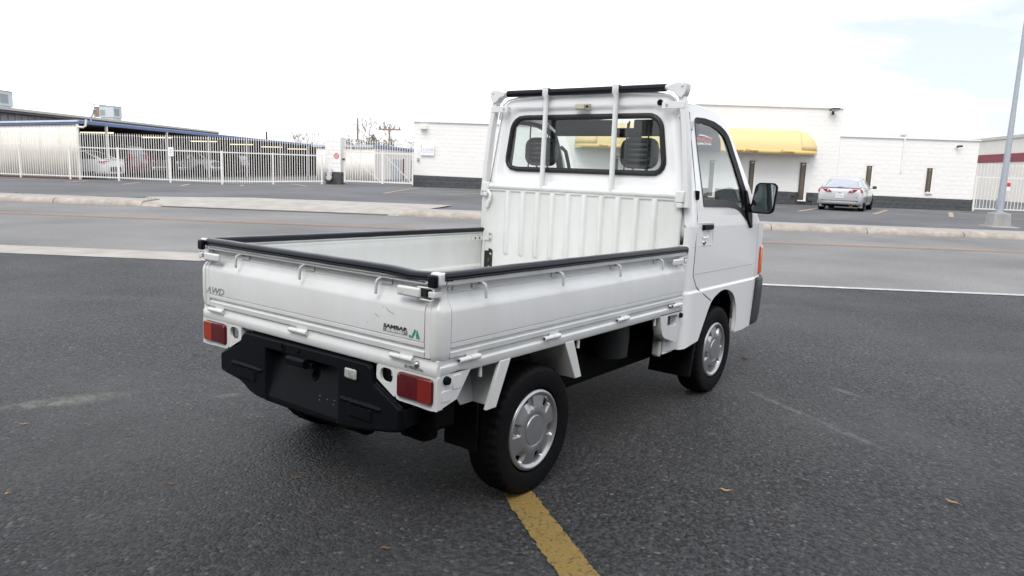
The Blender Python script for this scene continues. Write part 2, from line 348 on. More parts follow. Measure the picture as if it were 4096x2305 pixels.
# bay lines across the street
def lot_line(pts, wdt, m='peach_line'):
    g = G(); P = [Vector(p) for p in pts]; L = []
    for a, b in zip(P, P[1:]):
        k = max(2, int((b-a).length/.5)); L += [a+(b-a)*i/k for i in range(k)]
    L.append(P[-1]); vs = []
    for i, q in enumerate(L):
        d = (L[min(i+1, len(L)-1)]-L[max(0, i-1)]).normalized(); nn = Vector((-d.y, d.x))*wdt/2
        for c in (q+nn, q-nn): vs.append(tuple(Wp(c.x, c.y, lotz(c.x, c.y)+.008)))
    g.add(vs, [(2*i, 2*i+1, 2*i+3, 2*i+2) for i in range(len(L)-1)])
    return struct(make('bay_line', g, m, smooth=0))
for a, b in (((9.48, 28.2), (11.9, 32.7)), ((12.26, 28.2), (14.9, 33.0)), ((15.1, 28.2), (17.6, 33.0)), ((6.7, 28.2), (9.2, 32.8)), ((3.9, 28.2), (6.4, 32.8)),
             ((-17.7, 30.2), (-18.6, 33.2)), ((-15.6, 31.0), (-16.5, 33.6)), ((-20.2, 30.3), (-21.0, 33.2)), ((-23.1, 30.7), (-23.6, 33.4)), ((-13.2, 31.6), (-14.2, 34.0)), ((-10.3, 31.4), (-12.0, 34.2))):
    lot_line((a, b), .16)
lot_line(((15.1, 28.1), (26, 28.3)), .1); lot_line(((17.8, 34.4), (28, 33.6)), .09)
lot_line(((-10.3, 31.4), (-9.2, 34.6)), .12); lot_line(((-6.3, 28.4), (-5.9, 34.0)), .13); lot_line(((-6.3, 28.4), (-2.0, 34.4)), .13); lot_line(((-3.9, 28.9), (-1.0, 33.5)), .12)
# yellow bay line by the truck
mat('yellow_line', (.30, .20, .05), .75, vcol=(.07, .062, .05), vscale=70, bump=.8, bscale=120, vdetail=8)
bn = MATS['yellow_line'].node_tree; 
for n_ in bn.nodes:
    if n_.type == 'VALTORGB': n_.color_ramp.elements[0].position = .33; n_.color_ramp.elements[1].position = .47
g = G(); A, B = (Vector((.59, .055)), Vector((.47, .005))); 
g.add([(.50, .07, .004), (.635, .05, .004), (.14, -.70, .004), (.02, -.60, .004)], [(0, 1, 2, 3)])
g = G(); dirv = Vector((-.577, -.817)); wv = Vector((.817, -.577)); c0 = Vector((.575, .075))
E0 = []
for i in range(181):
    q = c0+dirv*(i*.015); jl, jr = random.uniform(-.007, .004), random.uniform(-.007, .004)
    E0 += [(q.x-wv.x*(.066+jl), q.y-wv.y*(.066+jl), .004), (q.x+wv.x*(.066+jr), q.y+wv.y*(.066+jr), .004)]
g.add(E0, [(2*i, 2*i+1, 2*i+3, 2*i+2) for i in range(180)])
struct(make('bay_marking', g, 'yellow_line', smooth=0))
# ------------------------------------------------------------------ the small white truck
mat('paint', (.88, .885, .89), .16, coat=.5, var=.03, vscale=1.5)
mat('bed_paint', (.75, .76, .768), .3, coat=.4, vcol=(.70, .71, .70), vscale=9, vstretch=(1, 1, .22), bump=.02, bscale=60)
mat('worn_paint', (.70, .715, .712), .5, vcol=(.63, .64, .615), vscale=6, vstretch=(1, 1, .3), bump=.04, bscale=30, vdetail=8)
mat('vinyl', (.005, .006, .011), .28, spec=.24)
mat('black_plastic', (.005, .006, .008), .42, spec=.09, bump=.08, bscale=250)
mat('bumper_grey', (.035, .035, .04), .5, bump=.06, bscale=250)
mat('rubber', (.007, .007, .008), .6, spec=.10, var=.3, vscale=25)
mat('seal', (.010, .010, .012), .5)
mat('chassis', (.006, .006, .006), .8, spec=.08, var=.4, vscale=6)
mat('tank_grey', (.025, .028, .028), .6, spec=.3, var=.3, vscale=8)
mat('hub_silver', (.46, .46, .475), .32, metal=.8, var=.06, vscale=12)
mat('steel', (.45, .45, .45), .35, metal=.9)
mat('rust', (.16, .055, .03), .8)
mat('lens_red', (.115, .002, .006), .12, coat=.8, var=.25, vscale=30)
mat('lens_amber', (.22, .013, .006), .12, coat=.8)
mat('lens_amber_bright', (.36, .033, .008), .12, coat=.8)
mat('indicator_orange', (.85, .17, .02), .15, coat=.6)
mat('lens_clear', (.55, .55, .53), .12, coat=.8, var=.45, vscale=60)
mat('lamp_cream', (.50, .48, .36), .3, coat=.3, var=.2, vscale=40)
mat('seat_vinyl', (.018, .024, .025), .45, bump=.15, bscale=90)
mat('trim_dark', (.045, .055, .058), .7)
mat('headliner', (.10, .105, .105), .9)
mat('mirror_glass', (.62, .72, .72), .02, metal=1.0)
mat('hook_grey', (.56, .57, .57), .4, var=.15, vscale=40)
mat('crease_grey', (.33, .34, .35), .5)
mat('decal_black', (.03, .03, .032), .5)
mat('decal_grey', (.22, .22, .23), .5)
mat('decal_white', (.75, .75, .75), .5)
mat('decal_green', (.005, .27, .19), .5)
mat('black_tape', (.012, .012, .012), .7, vcol=(.55, .54, .48), vscale=28, vdetail=3)
for n_ in MATS['black_tape'].node_tree.nodes:
    if n_.type == 'VALTORGB':
        n_.color_ramp.elements[0].color, n_.color_ramp.elements[1].color = (.012, .012, .012, 1), (.6, .58, .5, 1)
        n_.color_ramp.elements[0].position = .62; n_.color_ramp.elements[1].position = .66
glassmat('cab_glass', (.90, .95, .935), 1.3)
RAKE = -.017; RO = Vector((.618, 0, .262))
XF = Matrix.Translation(RO) @ Matrix.Rotation(-RAKE, 4, 'Y') @ Matrix.Translation(-RO)
BW = 1.395; CW = 1.42
TR = thing('pickup_truck', 'small white cab-over pickup truck with drop-side bed parked on the dark asphalt', 'pickup truck', (0, 0, 0))
def T(name, g, m, parent=TR, **kw): return make(name, g, m, parent, xf=XF, **kw)
def mirY(g, W_=None):
    h = G(); h.v = [(x, (BW+(CW-BW)*min(1, max(0, x/1.92)))-y, z) for x, y, z in g.v]; h.f = [tuple(reversed(f)) for f in g.f]; return h
# --- gates: profile (outward offset, z); outward is positive out of the bed
OUT = [(.003, .660), (.005, .679), (-.004, .684), (-.004, .691), (.005, .696), (.005, .709), (.0025, .7105), (.0025, .712), (.006, .7135), (.006, .815), (.003, .829), (-.012, .850), (-.017, .862), (-.018, .877), (-.0165, .8785), (-.018, .880), (-.018, .903), (.002, .905), (.004, .909), (.004, .934)]
INN = [(-.040, .934), (-.040, .902), (-.036, .900), (-.036, .866), (-.028, .85), (-.026, .72), (-.034, .705), (-.034, .664)]
PROF = OUT+INN
def flare(g): g.v = [(x, y+(CW-BW)*x/1.92, z) for x, y, z in g.v]; return g
def gate(side):
    g = G()
    if side == 'R': g.prism([(-o, z) for o, z in PROF], 'x', .056, 1.908)
    if side == 'L': g.prism([(BW+o, z) for o, z in PROF], 'x', .03, 1.908); flare(g)
    if side == 'T': g.prism([(-o, z) for o, z in PROF], 'y', .060, 1.337)
    return g
gR = T('side_gate', gate('R'), 'bed_paint', smooth=28, bevel=.0015)
gL = T('side_gate', gate('L'), 'worn_paint', smooth=28)
gT = T('tailgate', gate('T'), 'bed_paint', smooth=28, bevel=.0015)
# corner posts with the same shoulder, rounded in plan
def corner(cx, cy, sx, sy):
    rings = []
    for o, z in [(.000, .657), (.004, .668), (.005, .68), (.007, .70), (.007, .815), (.004, .829), (-.010, .852), (-.015, .866), (-.015, .908)]:
        x0, y0 = -o, -o; rad = .022 if z < .84 else .012
        pl = [(.052, y0)]+[(x0+rad-rad*math.sin(a), y0+rad-rad*math.cos(a)) for a in [R(0), R(22), R(45), R(68), R(90)]]+[(x0, .03), (.03, .04), (.052, .035)]
        rings.append([(cx+sx*px, cy+sy*py, z) for px, py in pl])
    return G().loft(rings)
T('corner_post', corner(0, 0, 1, 1), 'bed_paint', gR, smooth=40)
T('corner_post', corner(0, BW, 1, -1), 'bed_paint', gL, smooth=40)
for yy0, yy1 in ((.0315, .058), (1.339, 1.363)):
    pr = [(-.003, .660), (-.006, .815), (-.003, .829), (.012, .852), (.016, .866), (.016, .905), (.035, .905), (.035, .66)]
    T('gate_end', G().prism(pr, 'y', yy0, yy1), 'bed_paint', gT, smooth=30, bevel=.002)
# top rails run the full length, black vinyl channel over them
def railprof(c, r=.024):
    half = [(.026, .9235), (.0268, .929), (.0256, .9305), (.0268, .932), (.0268, .939), (.0225, .946), (.011, .9505)]
    return [(c-dx, z) for dx, z in half]+[(c+dx, z) for dx, z in reversed(half)]
def wav(g, ax, amp):
    g.v = [(x+(amp*math.sin(y*23) if ax == 'y' else 0), y+(amp*math.sin(x*19) if ax == 'x' else 0), z+amp*.6*math.sin((x if ax == 'x' else y)*31+1)) for x, y, z in g.v]; return g
def rail(side):
    g = G(); n = 40
    rings = []
    for i in range(n+1):
        t = i/n
        if side == 'R': x = .018+t*(1.929-.018); rings.append([(x, p, z) for p, z in railprof(.018)])
        if side == 'L': x = .0+t*1.915; rings.append([(x, BW+(CW-BW)*x/1.92-p, z) for p, z in railprof(.018)])
        if side == 'T':
            y = .036+t*(1.362-.036); dz = -.006*max(0, 1-abs(y-.13)/.12)
            rings.append([(p, y, z+dz) for p, z in railprof(.018)])
    g.loft(rings); return wav(g, 'y' if side == 'T' else 'x', .0005)
T('rail_cover', rail('R'), 'vinyl', gR, smooth=50); T('rail_cover', rail('L'), 'vinyl', gL, smooth=50); T('rail_cover', rail('T'), 'vinyl', gT, smooth=50)
T('top_rail', G().box(.03, 1.925, -.003, .040, .906, .9215), 'bed_paint', gR, bevel=.004)
T('top_rail', flare(G().box(.03, 1.915, BW-.040, BW+.003, .906, .9215)), 'bed_paint', gL, bevel=.004)
T('top_rail', G().box(-.004, .038, .045, BW-.045, .9065, .921), 'bed_paint', gT, bevel=.004)
T('rail_end_plate', G().box(1.9295, 1.934, -.008, .046, .908, .955), 'bed_paint', gR, bevel=.003)
for yy, par in ((.018, gR), (BW-.018, gL)):
    T('rail_corner', G().box(-.008, .03, yy-.022, yy+.022, .905, .950), 'bed_paint', par, bevel=.008, bseg=3)
    T('end_cap', G().box(-.024, -.006, yy-.019, yy+.019, .901, .944), 'vinyl', par, bevel=.007, bseg=3)
# rope hooks
def hook(base, out, tilt):
    b = Vector(base); o = Vector(out); t = Vector(tilt)
    return G().tube([b, b+o*.022, b+o*.030+Vector((0, 0, -.004)), b+o*.033+Vector((0, 0, -.011)), b+o*.033+t+Vector((0, 0, -.051))], .0052, 10)
for x in (.212, .700, 1.172, 1.602):
    hk = T('rope_hook', hook((x, .014, .901), (0, -1, 0), (.004, 0, 0)), 'hook_grey', gR, smooth=60)
    T('hook_plate', G().box(x-.034, x+.012, .0125, .0185, .8835, .9025), 'bed_paint', hk, bevel=.002)
for y in (1.112, .695, .277):
    hk = T('rope_hook', hook((.014, y, .901), (-1, 0, 0), (0, .003, 0)), 'hook_grey', gT, smooth=60)
    T('hook_plate', G().box(.0125, .0185, y-.042, y+.010, .8835, .9025), 'bed_paint', hk, bevel=.002)
# latches
def latch(par, u0, u1, ue, side, z=.878):
    # u0..u1 handle plate, ue where the wire loop hooks
    def bx(a, b, d0, d1, z0, z1):
        a, b = min(a, b), max(a, b)
        return G().box(a, b, d0, d1, z0, z1) if side == 'R' else G().box(d0, d1, a, b, z0, z1)
    lt = T('latch', bx(u0, u1, -.026, -.012, z-.017, z+.017), 'bed_paint', par, bevel=.007, bseg=3)
    uu = u0+(u1-u0)*.12
    T('latch_dimple', bx(uu, u0+(u1-u0)*.28, -.0268, -.0255, z-.009, z+.009), 'worn_paint', lt, bevel=.001)
    T('latch_base', bx(u1-(u1-u0)*.3, u1+(ue-u1)*.35, -.014, .013, z-.011, z+.011), 'tank_grey', lt, bevel=.002)
    P = []
    for zz, uu in ((z+.019, u1-(u1-u0)*.15), (z+.021, ue-(ue-u1)*.15), (z+.016, ue), (z-.016, ue), (z-.021, ue-(ue-u1)*.15), (z-.019, u1-(u1-u0)*.15)):
        P.append((uu, -.016, zz) if side == 'R' else (-.016, uu, zz))
    T('latch_wire', G().tube(P, .0032, 8), 'bed_paint', lt, smooth=60)
    T('latch_catch', bx(ue-(ue-u1)*.4, ue+(ue-u1)*.12, -.020, .016, z-.010, z+.010), 'bed_paint', lt, bevel=.003)
latch(gT, .174, .068, .012, 'T'); latch(gT, 1.232, 1.345, 1.388, 'T', .876); latch(gR, 1.727, 1.842, 1.892, 'R')
# hinges
for x in (.152, .662, 1.248, 1.838):
    h = T('hinge', G().tube([(x-.054, -.006, .645), (x+.006, -.006, .645)], .0095, 10), 'bed_paint', gR, smooth=60)
    T('hinge_sleeve', G().tube([(x+.008, -.006, .645), (x+.056, -.006, .645)], .0100, 10), 'bed_paint', h, smooth=60)
    T('hinge_leaf', G().box(x-.012, x+.05, -.004, .004, .645, .668), 'bed_paint', h, bevel=.002)
    T('hinge_pin', G().lathe([(.001, -.0008), (.006, -.0008), (.006, .001)], 'x', (x-.054, -.006, .645), 10), 'decal_black', h)
for y in (1.283, .722, .16):
    h = T('hinge', G().tube([(-.006, y+.053, .645), (-.006, y+.004, .645)], .0095, 10), 'bed_paint', gT, smooth=60)
    T('hinge_sleeve', G().tube([(-.006, y+.002, .645), (-.006, y-.053, .645)], .0100, 10), 'bed_paint', h, smooth=60)
    T('hinge_leaf', G().box(-.004, .004, y-.05, y+.012, .645, .668), 'bed_paint', h, bevel=.002)
for (p, ax) in (((-.004, .092, .632), 'x'), ((1.762, -.004, .646), 'y')):
    T('hinge_bolt', G().lathe([(.001, -.009), (.006, -.008), (.009, -.004), (.012, .0), (.012, .004)], ax, p, 12), 'steel', TR, smooth=50)
for x in (.083, .057):
    T('gate_bolt', G().lathe([(.001, -.006), (.005, -.006), (.0085, -.003), (.009, .004)], 'y', (x, .018, .892), 10), 'worn_paint', gR)
# --- bed: floor, sills, under-structure
T('bed_floor', G().box(.02, 1.905, .036, BW-.030, .640, .664), 'worn_paint')
def sill(pts, ax, a, b): return G().prism(pts, ax, a, b)
SP = [(.002, .600), (-.002, .606), (-.002, .632), (.004, .640), (.004, .656), (.034, .656), (.034, .600)]
bs = T('bed_sill', sill(SP, 'x', .012, 1.925), 'bed_paint', bevel=.002)
T('bed_sill', mirY(sill(SP, 'x', .012, 1.925)), 'bed_paint', bevel=.002)
SPR = [(.002, .597), (-.002, .603), (-.002, .634), (.003, .642), (.003, .657), (.036, .657), (.036, .597)]
T('rear_sill', sill(SPR, 'y', .002, BW-.002), 'bed_paint', bevel=.002)
T('bed_underside', G().box(.036, 1.93, .036, BW-.036, .600, .639), 'chassis')
for y in (.30, 1.02): T('frame_rail', G().box(.08, 3.0, y, y+.07, .43, .56), 'chassis', bevel=.006)
T('engine', G().box(.10, .46, .33, 1.06, .29, .50).box(.2, .44, .45, .95, .24, .34), 'chassis', bevel=.04, bseg=3)
T('rear_axle', G().tube([(.64, .15, .27), (.64, BW-.15, .27)], .045, 12).box(.55, .75, .55, .85, .2, .40), 'chassis', bevel=.02)
T('muffler', G().tube([(.12, .45, .335), (.12, 1.05, .335)], .07, 14), 'chassis', smooth=50)
T('drive_shaft', G().tube([(.75, .7, .33), (2.5, .7, .33)], .03, 10), 'chassis', smooth=50)
T('air_tank', G().lathe([(.08, -.11), (.10, -.10), (.105, .0), (.10, .10), (.08, .11)], 'z', (1.50, .20, .50), 20), 'tank_grey', smooth=50)
T('spare_tyre', G().lathe([(.10, -.06), (.22, -.065), (.255, -.045), (.26, .0), (.255, .045), (.22, .065), (.10, .06)], 'z', (1.15, .72, .50), 28), 'rubber', smooth=50)
T('underbody_box', G().box(.62, 2.95, .26, 1.14, .26, .42), 'chassis', bevel=.02)  # added box that keeps light from under the truck, deepening its shadow
for y0, y1 in ((.06, .30), (BW-.30, BW-.06)): T('engine_dark_box', G().box(.09, .22, y0+.04, y1, .36, .47).box(.12, .20, y0+.10, y1, .30, .37), 'chassis', bevel=.02)  # dark boxes stand in for engine parts and the shade behind the wheel
T('fuel_tank', G().box(1.15, 1.75, .75, 1.25, .30, .52), 'chassis', bevel=.03)
for y in (.2, BW-.2): T('suspension_arm', G().tube([(.62, y, .27), (1.15, y*.6+.28, .40)], .03, 8), 'chassis')
for x in (.235, .893, 1.62):
    T('tie_hook', G().tube([(x, .012, .60), (x+.002, .012, .562)], .0075, 8), 'bed_paint', smooth=60)
# rear fenders: angled plates before and behind the wheel with an outer flange
def fender(mir):
    g1 = G().loft([[(a, y, .604) for a, y in ((.335, -.003), (.398, -.003), (.398, .20), (.392, .20), (.390, .012), (.335, .012))],
                   [(a, y, .432) for a, y in ((.262, -.003), (.320, -.003), (.320, .22), (.314, .22), (.312, .012), (.262, .012))]])
    g1.loft([[(a, y, .50) for a, y in ((.16, .23), (.345, .20), (.345, .206), (.16, .236))], [(a, y, .432) for a, y in ((.16, .23), (.314, .20), (.314, .206), (.16, .236))]])
    g1.loft([[(a, y, .606) for a, y in ((.20, .195), (.392, .195), (.392, .201), (.20, .201))], [(a, y, .434) for a, y in ((.24, .10), (.315, .10), (.315, .106), (.24, .106))]])
    g2 = G().loft([[(a, y, .606) for a, y in ((.775, .012), (.775, .21), (.769, .21), (.769, -.003), (.836, -.003), (.836, .012))],
                   [(a, y, .436) for a, y in ((.868, .012), (.868, .21), (.862, .21), (.862, -.003), (.914, -.003), (.914, .012))]])
    return [mirY(q) if mir else q for q in (g1, g2)]
for mir in (0, 1):
    for gg in fender(mir): T('fender', gg, 'bed_paint', bevel=.003)
for x0, y0 in ((.30, -.004),):
    for dx, y, z in ((.262, .10, .462), (.30, .10, .452)):
        pass
def flap(x, y0, y1, z0, z1): return G().box(x-.005, x+.005, y0, y1, z0, z1)
for yy in ((.03, .20), (BW-.20, BW-.03)):
    T('mud_flap', flap(.33, yy[0]+.06, yy[1]+.05, .235, .44), 'rubber'); T('mud_flap', G().loft([[(2.145, y, .41), (2.17, y, .40)] if False else [(2.145, y, .415), (2.175, y, .405), (2.125, y, .20), (2.10, y, .20)] for y in (yy[0]-.025, yy[1]+.06)]), 'rubber', bevel=.004)
# front stay panel between bed and cab
def stay():
    outer = [(1.655, .611), (1.912, .611), (1.905, .53), (1.882, .447), (1.865, .440), (1.72, .485), (1.70, .498), (1.682, .53)]
    hole = [(1.752, .598), (1.864, .594), (1.868, .585), (1.866, .545), (1.858, .537), (1.756, .536), (1.748, .545), (1.747, .59)]
    c = (1.807, .566); rings = []
    for poly, y in ((outer, .045), (outer, .006), (outer, -.002), (hole, -.002), (hole, .03)):
        k = .985 if y == -.002 and poly is outer else 1.0
        r_ = []
        for i in range(64):
            q = raycast(poly, c, 2*math.pi*i/64); r_.append((c[0]+(q[0]-c[0])*k, y, c[1]+(q[1]-c[1])*k))
        rings.append(r_)
    return G().loft(rings, True, False)
T('stay_panel', stay(), 'bed_paint', smooth=40); T('stay_panel', mirY(stay()), 'bed_paint', smooth=40)
T('rubber_plug', G().lathe([(.001, -.016), (.012, -.015), (.014, -.006), (.014, .004)], 'y', (1.897, .0, .585), 16), 'rubber', smooth=40)
for y in (.032, BW-.036): T('stay_hole_shade', G().box(1.735, 1.885, y, y+.004, .525, .605), 'decal_black')  # black plate stands in for the shade inside the panel hole
# --- tail-lamp housings
def housing():
    outer = [(0.0, .487), (.03, .4845), (.10, .488), (.175, .489), (.20, .497), (.285, .545), (.289, .56), (.286, .5985), (.0, .5985)]
    slot = rrect(.207, .268, .541, .592, .02, 4)
    return outer, slot
def housing_mesh():
    outer, slot = housing(); g = G()
    # face around the slot (star-shaped about the slot) to y=.192, plain face for the rest
    c = (.2375, .566); part = [(.192, .4945), (.20, .497), (.285, .545), (.289, .56), (.286, .5985), (.192, .5985)]
    rings = []
    for poly, x in ((part, .02), (part, -.001), (slot, -.001), (slot, .010)):
        rings.append([(x, *raycast(poly, c, 2*math.pi*i/48)) for i in range(48)])
    g.loft(rings, True, False)
    c2 = (.098, .545); body = [(.0, .487), (.03, .4845), (.10, .488), (.175, .489), (.1925, .4945), (.1925, .5985), (0, .5985)]
    lens = rrect(.014, .182, .503, .593, .012, 4); rings = []
    for poly, x in ((body, .03), (body, -.001), (lens, -.001), (lens, .02)):
        rings.append([(x, *raycast(poly, c2, 2*math.pi*i/48)) for i in range(48)])
    g.loft(rings, True, False)
    g.prism([(-.001, .487), (.097, .511), (.105, .52), (.168, .606), (.10, .612), (.0, .6)], 'y', -.002, .010)
    return g
def lens_mesh(y0, y1): 
    g = G(); z0, z1 = .505, .591
    rings = []
    for k, x in ((0, .012), (0, -.006), (.003, -.010), (.010, -.011)):
        rings.append([(x, y, z) for y, z in rrect(y0+k, y1-k, z0+k, z1-k, .010, 4)])
    return g.loft(rings)
for mir in (0, 1):
    mm = mirY if mir else (lambda q: q)
    h = T('lamp_housing', mm(housing_mesh()), 'bed_paint', smooth=30)
    tl = T('tail_lamp', mm(lens_mesh(.016, .180)), 'lens_red', h, smooth=40)
    T('turn_lens', mm(G().prism(rrect(.0185, .0785, .5075, .5885, .007, 3), 'x', -.0122, -.004)), 'lens_amber' if not mir else 'lens_amber_bright', tl, bevel=.001)
    T('lamp_back', mm(G().box(.021, .026, .012, .184, .50, .596)), 'decal_black', tl)
    for (y, z) in ((.155, .578), (.04, .578), (.05, .52)):
        T('lens_screw', mm(G().lathe([(.001, -.0130), (.0035, -.0128), (.004, -.010)], 'x', (0, y, z), 8)), 'decal_black', tl)
    T('housing_hook', mm(G().tube([(.03, .236, .60), (.028, .234, .560)], .0075, 8)), 'bed_paint', h)
    T('slot_back', mm(G().box(.05, .054, .20, .30, .53, .60)), 'decal_black' if not mir else 'worn_paint', h)  # right one is black, standing in for the shade inside the slot
    T('rubber_plug', mm(G().lathe([(.001, -.016), (.013, -.015), (.0155, -.006), (.0155, .004)], 'y', (.041, .0, .587), 16)), 'rubber', h, smooth=40)
    for rr in ((.075, .14, .548, .598), (.02, .065, .512, .552)):
        T('pressed_panel', mm(G().prism([(a, b) for a, b in rrect(rr[0], rr[1] if rr[0] < .05 else rr[1]-.02, rr[2], rr[3], .006, 2)], 'y', -.0042, .0)), 'bed_paint', h, bevel=.002)
# --- black rear valance: a height field over its outline
def vtop(y):
    return interp([(.160, .440), (.168, .462), (.30, .528), (.312, .560), (.318, .580), (.335, .592), (.36, .594), (1.06, .590), (1.085, .586), (1.10, .572), (1.115, .535), (1.262, .470), (1.266, .455)], y)
def vbot(y):
    return interp([(.160, .376), (.19, .366), (.33, .338), (.48, .320), (.70, .313), (1.0, .318), (1.05, .330), (1.085, .350), (1.12, .362), (1.24, .378), (1.266, .392)], y)
def bumpf(d, wd): return sstep(0, wd, d)
def vx(y, z):
    zt, zb = vtop(y), vbot(y); e_ = min(zt-z, z-zb, (y-.160)*1.0, (1.266-y)*1.0)
    x = .012-.016*bumpf(e_, .012)
    # plate recess: deep at the top, running out at the bottom
    ry = min(y-.487, .940-y); rz = .545-z
    if ry > 0 and rz > 0:
        x += .055*bumpf(ry, .022)*bumpf(rz, .02)*max(.12, min(1, (z-.32)/.20))
    d = math.hypot((y-.667)/.022, (z-.475)/.028)
    if d < 1: x += .016*(1-d*d)
    for y0, y1, zc in ((.955, 1.172, .443), (.256, .476, .436)):
        inr = min(y-y0, y1-y)
        if inr > 0:
            x -= .010*bumpf(inr, .008)*(bumpf(z-(zc-.012), .012) if z < zc else max(0, 1-(z-zc)/.006))
            ib = min(y-(y0+.045), y1-.045-y) if True else 0
            if ib > 0 and zc-.060 < z < zc-.012: x += -.006*bumpf(ib, .006)*bumpf(z-(zc-.060), .006)
    return x
g = G(); NY, NZ = 260, 110
g.grid(lambda u, v: ((lambda y: (lambda z: (vx(y, z), y, z))(vbot(y)+(vtop(y)-vbot(y))*v))(.160+u*1.106)), NY, NZ)
vz = T('rear_valance', g, 'black_plastic', smooth=50, solid=.004)
T('valance_return', G().prism([(.010, .455), (.010, .385), (.16, .40), (.16, .47)], 'y', .155, .163), 'black_plastic', vz, bevel=.003)
T('valance_return', G().prism([(.010, .455), (.010, .392), (.16, .40), (.16, .47)], 'y', 1.262, 1.27), 'black_plastic', vz, bevel=.003)
T('valance_backing', G().box(.035, .06, .33, 1.08, .56, .60), 'chassis', vz)
T('plate_lamp', G().loft([[(.05, y, .548), (-.022, y, .545), (-.030, y, .536), (-.026, y, .512), (-.010, y, .505), (.05, y, .508)] for y in (.664, .668, .768, .772)]), 'black_plastic', vz, bevel=.003)
T('lamp_bracket', G().box(-.004, .04, .645, .662, .508, .530), 'black_plastic', vz, bevel=.004)
T('screw', G().lathe([(.001, -.006), (.007, -.006), (.009, -.001), (.009, .003)], 'x', (-.004, .725, .566), 12), 'black_plastic', vz)
T('key_barrel', G().loft([[(x, y, z) for y, z in rrect(.806-k, .832+k, .548-k, .584+k, .012, 4)] for x, k in ((-.003, 0), (-.007, -.002), (-.007, -.005), (-.004, -.006))]), 'black_plastic', vz, smooth=50)
rv = T('reverse_lamp', G().loft([[(x, y, z) for y, z in rrect(.385-k, .449+k, .518-k, .556+k, .008, 3)] for x, k in ((.0, 0), (-.008, 0), (-.011, -.004))]), 'lens_clear', vz, smooth=40)
T('lamp_frame', G().loft([[(x, y, z) for y, z in rrect(.379+k, .455-k, .508+k, .562-k, .010, 3)] for x, k in ((-.002, 0), (-.0065, .001), (-.0065, .006), (-.001, .007))], True, False), 'black_plastic', rv, smooth=40)
for i in range(6): T('lens_rib', G().box(-.0125, -.009, .389, .445, .524+i*.005, .526+i*.005), 'lens_clear', rv)
for (y, z) in ((.772, .50), (.545, .50), (1.225, .392)): T('hole', G().lathe([(.001, -.001), (.005, -.0008), (.005, .006)], 'x', (vx(y, z)-.001, y, z), 10), 'decal_black', vz)
for (y, z) in ((.62, .405), (.618, .39), (.575, .40), (.535, .405), (.536, .39)): T('scratch', G().box(vx(y, z)-.0015, vx(y, z)+.001, y-.003, y+.003, z-.0012, z+.0012), 'decal_grey', vz)
# --- marks on the tailgate
tx = -.0068
def tm(y, z): return frame((tx, y, z), (0, -1, 0), (0, 0, 1))
text('badge', 'AWD', .040, 'decal_black', gT, tm(1.358, .7165), outline=.0006, shear=.30, width=.138, xf=XF)
text('badge', 'SAMBAR', .0175, 'decal_black', gT, tm(.252, .7375), shear=.05, width=.116, bold=.0006, xf=XF)
T('badge_bar', G().box(tx-.0003, tx+.0006, .136, .253, .724, .7352), 'decal_grey', gT)
text('badge', 'SUBARU', .0115, 'decal_white', gT, frame((tx-.0008, .235, .7258), (0, -1, 0), (0, 0, 1)), width=.083, bold=.0004, xf=XF)
jl = [(.1005, .7525), (.0965, .7545), (.0935, .7505), (.0785, .722), (.0855, .722), (.0945, .7405), (.1035, .7250), (.110, .7220)]
T('badge_logo', G().prism([(.1010, .7530), (.0965, .7450), (.1100, .7205), (.1180, .7205)], 'x', tx-.0008, tx).prism([(.0945, .7440), (.0905, .7510), (.0775, .7205), (.0850, .7205)], 'x', tx-.0006, tx+.0002).prism([(.0965, .7330), (.0925, .7370), (.0885, .7205), (.0925, .7205), (.0935, .7280)], 'x', tx-.0010, tx+.0004).lathe([(.0001, -.0006), (.0045, -.0006), (.0045, .0004)], 'x', (tx, .1235, .7245), 14), 'decal_green', gT, smooth=0)
text('load_mark', '最大積載量350kg', .0125, 'decal_grey', TR, frame((-.0028, .150, .6125), (0, -1, 0), (0, 0, 1)), width=.086, xf=XF)
# small dents and scuffs on the tailgate
for (y, z, l, a) in ((.233, .80, .02, .5), (.215, .792, .03, .3), (.285, .772, .022, .4), (.255, .805, .008, 1.2), (.333, .739, .006, 1.3), (1.19, .716, .005, 1)):
    T('scuff', G().prism([(y-l/2*math.cos(a), z-l/2*math.sin(a)), (y+l/2*math.cos(a), z+l/2*math.sin(a)), (y+l/2*math.cos(a), z+l/2*math.sin(a)+.0016), (y-l/2*math.cos(a), z-l/2*math.sin(a)+.0012)], 'x', tx-.0003, tx+.0004), 'decal_grey', gT)
# --- headboard with pressed ribs
hb = T('headboard', G().prism([(.045, .655), (CW-.012, .655), (CW-.012, .90), (CW-.012, 1.12), (CW-.03, 1.19), (.06, 1.19), (.045, 1.12)], 'x', 1.915, 1.935), 'worn_paint', bevel=.006)
for y in (1.195, 1.079, .971, .863, .752, .643, .531, .423, .309, .199):
    g = G(); rings = []
    for z, d in ((.790, .0), (.800, .009), (.815, .017), (1.180, .017), (1.192, .012)):
        rings.append([(1.916-d*c_, y+dy, z) for dy, c_ in ((-.020, 0), (-.013, .9), (0, 1), (.013, .9), (.020, 0))])
    g.loft(rings, False, False); T('rib', g, 'worn_paint', hb, smooth=60)
T('headboard_lip', G().tube([(1.916, .05, 1.193), (1.916, CW-.04, 1.193)], .009, 8), 'worn_paint', hb, smooth=60)
for i, (z0, z1) in enumerate(((.665, .80),)):
    T('tape_patch', G().prism([(CW-.055, .668), (CW-.118, .682), (CW-.120, .815), (CW-.088, .822), (CW-.086, .806), (CW-.05, .803)], 'x', 1.9125, 1.915), 'black_tape', hb)
T('corner_angle', G().box(1.905, 1.915, CW-.055, CW-.04, .665, .93), 'worn_paint', hb, bevel=.002)
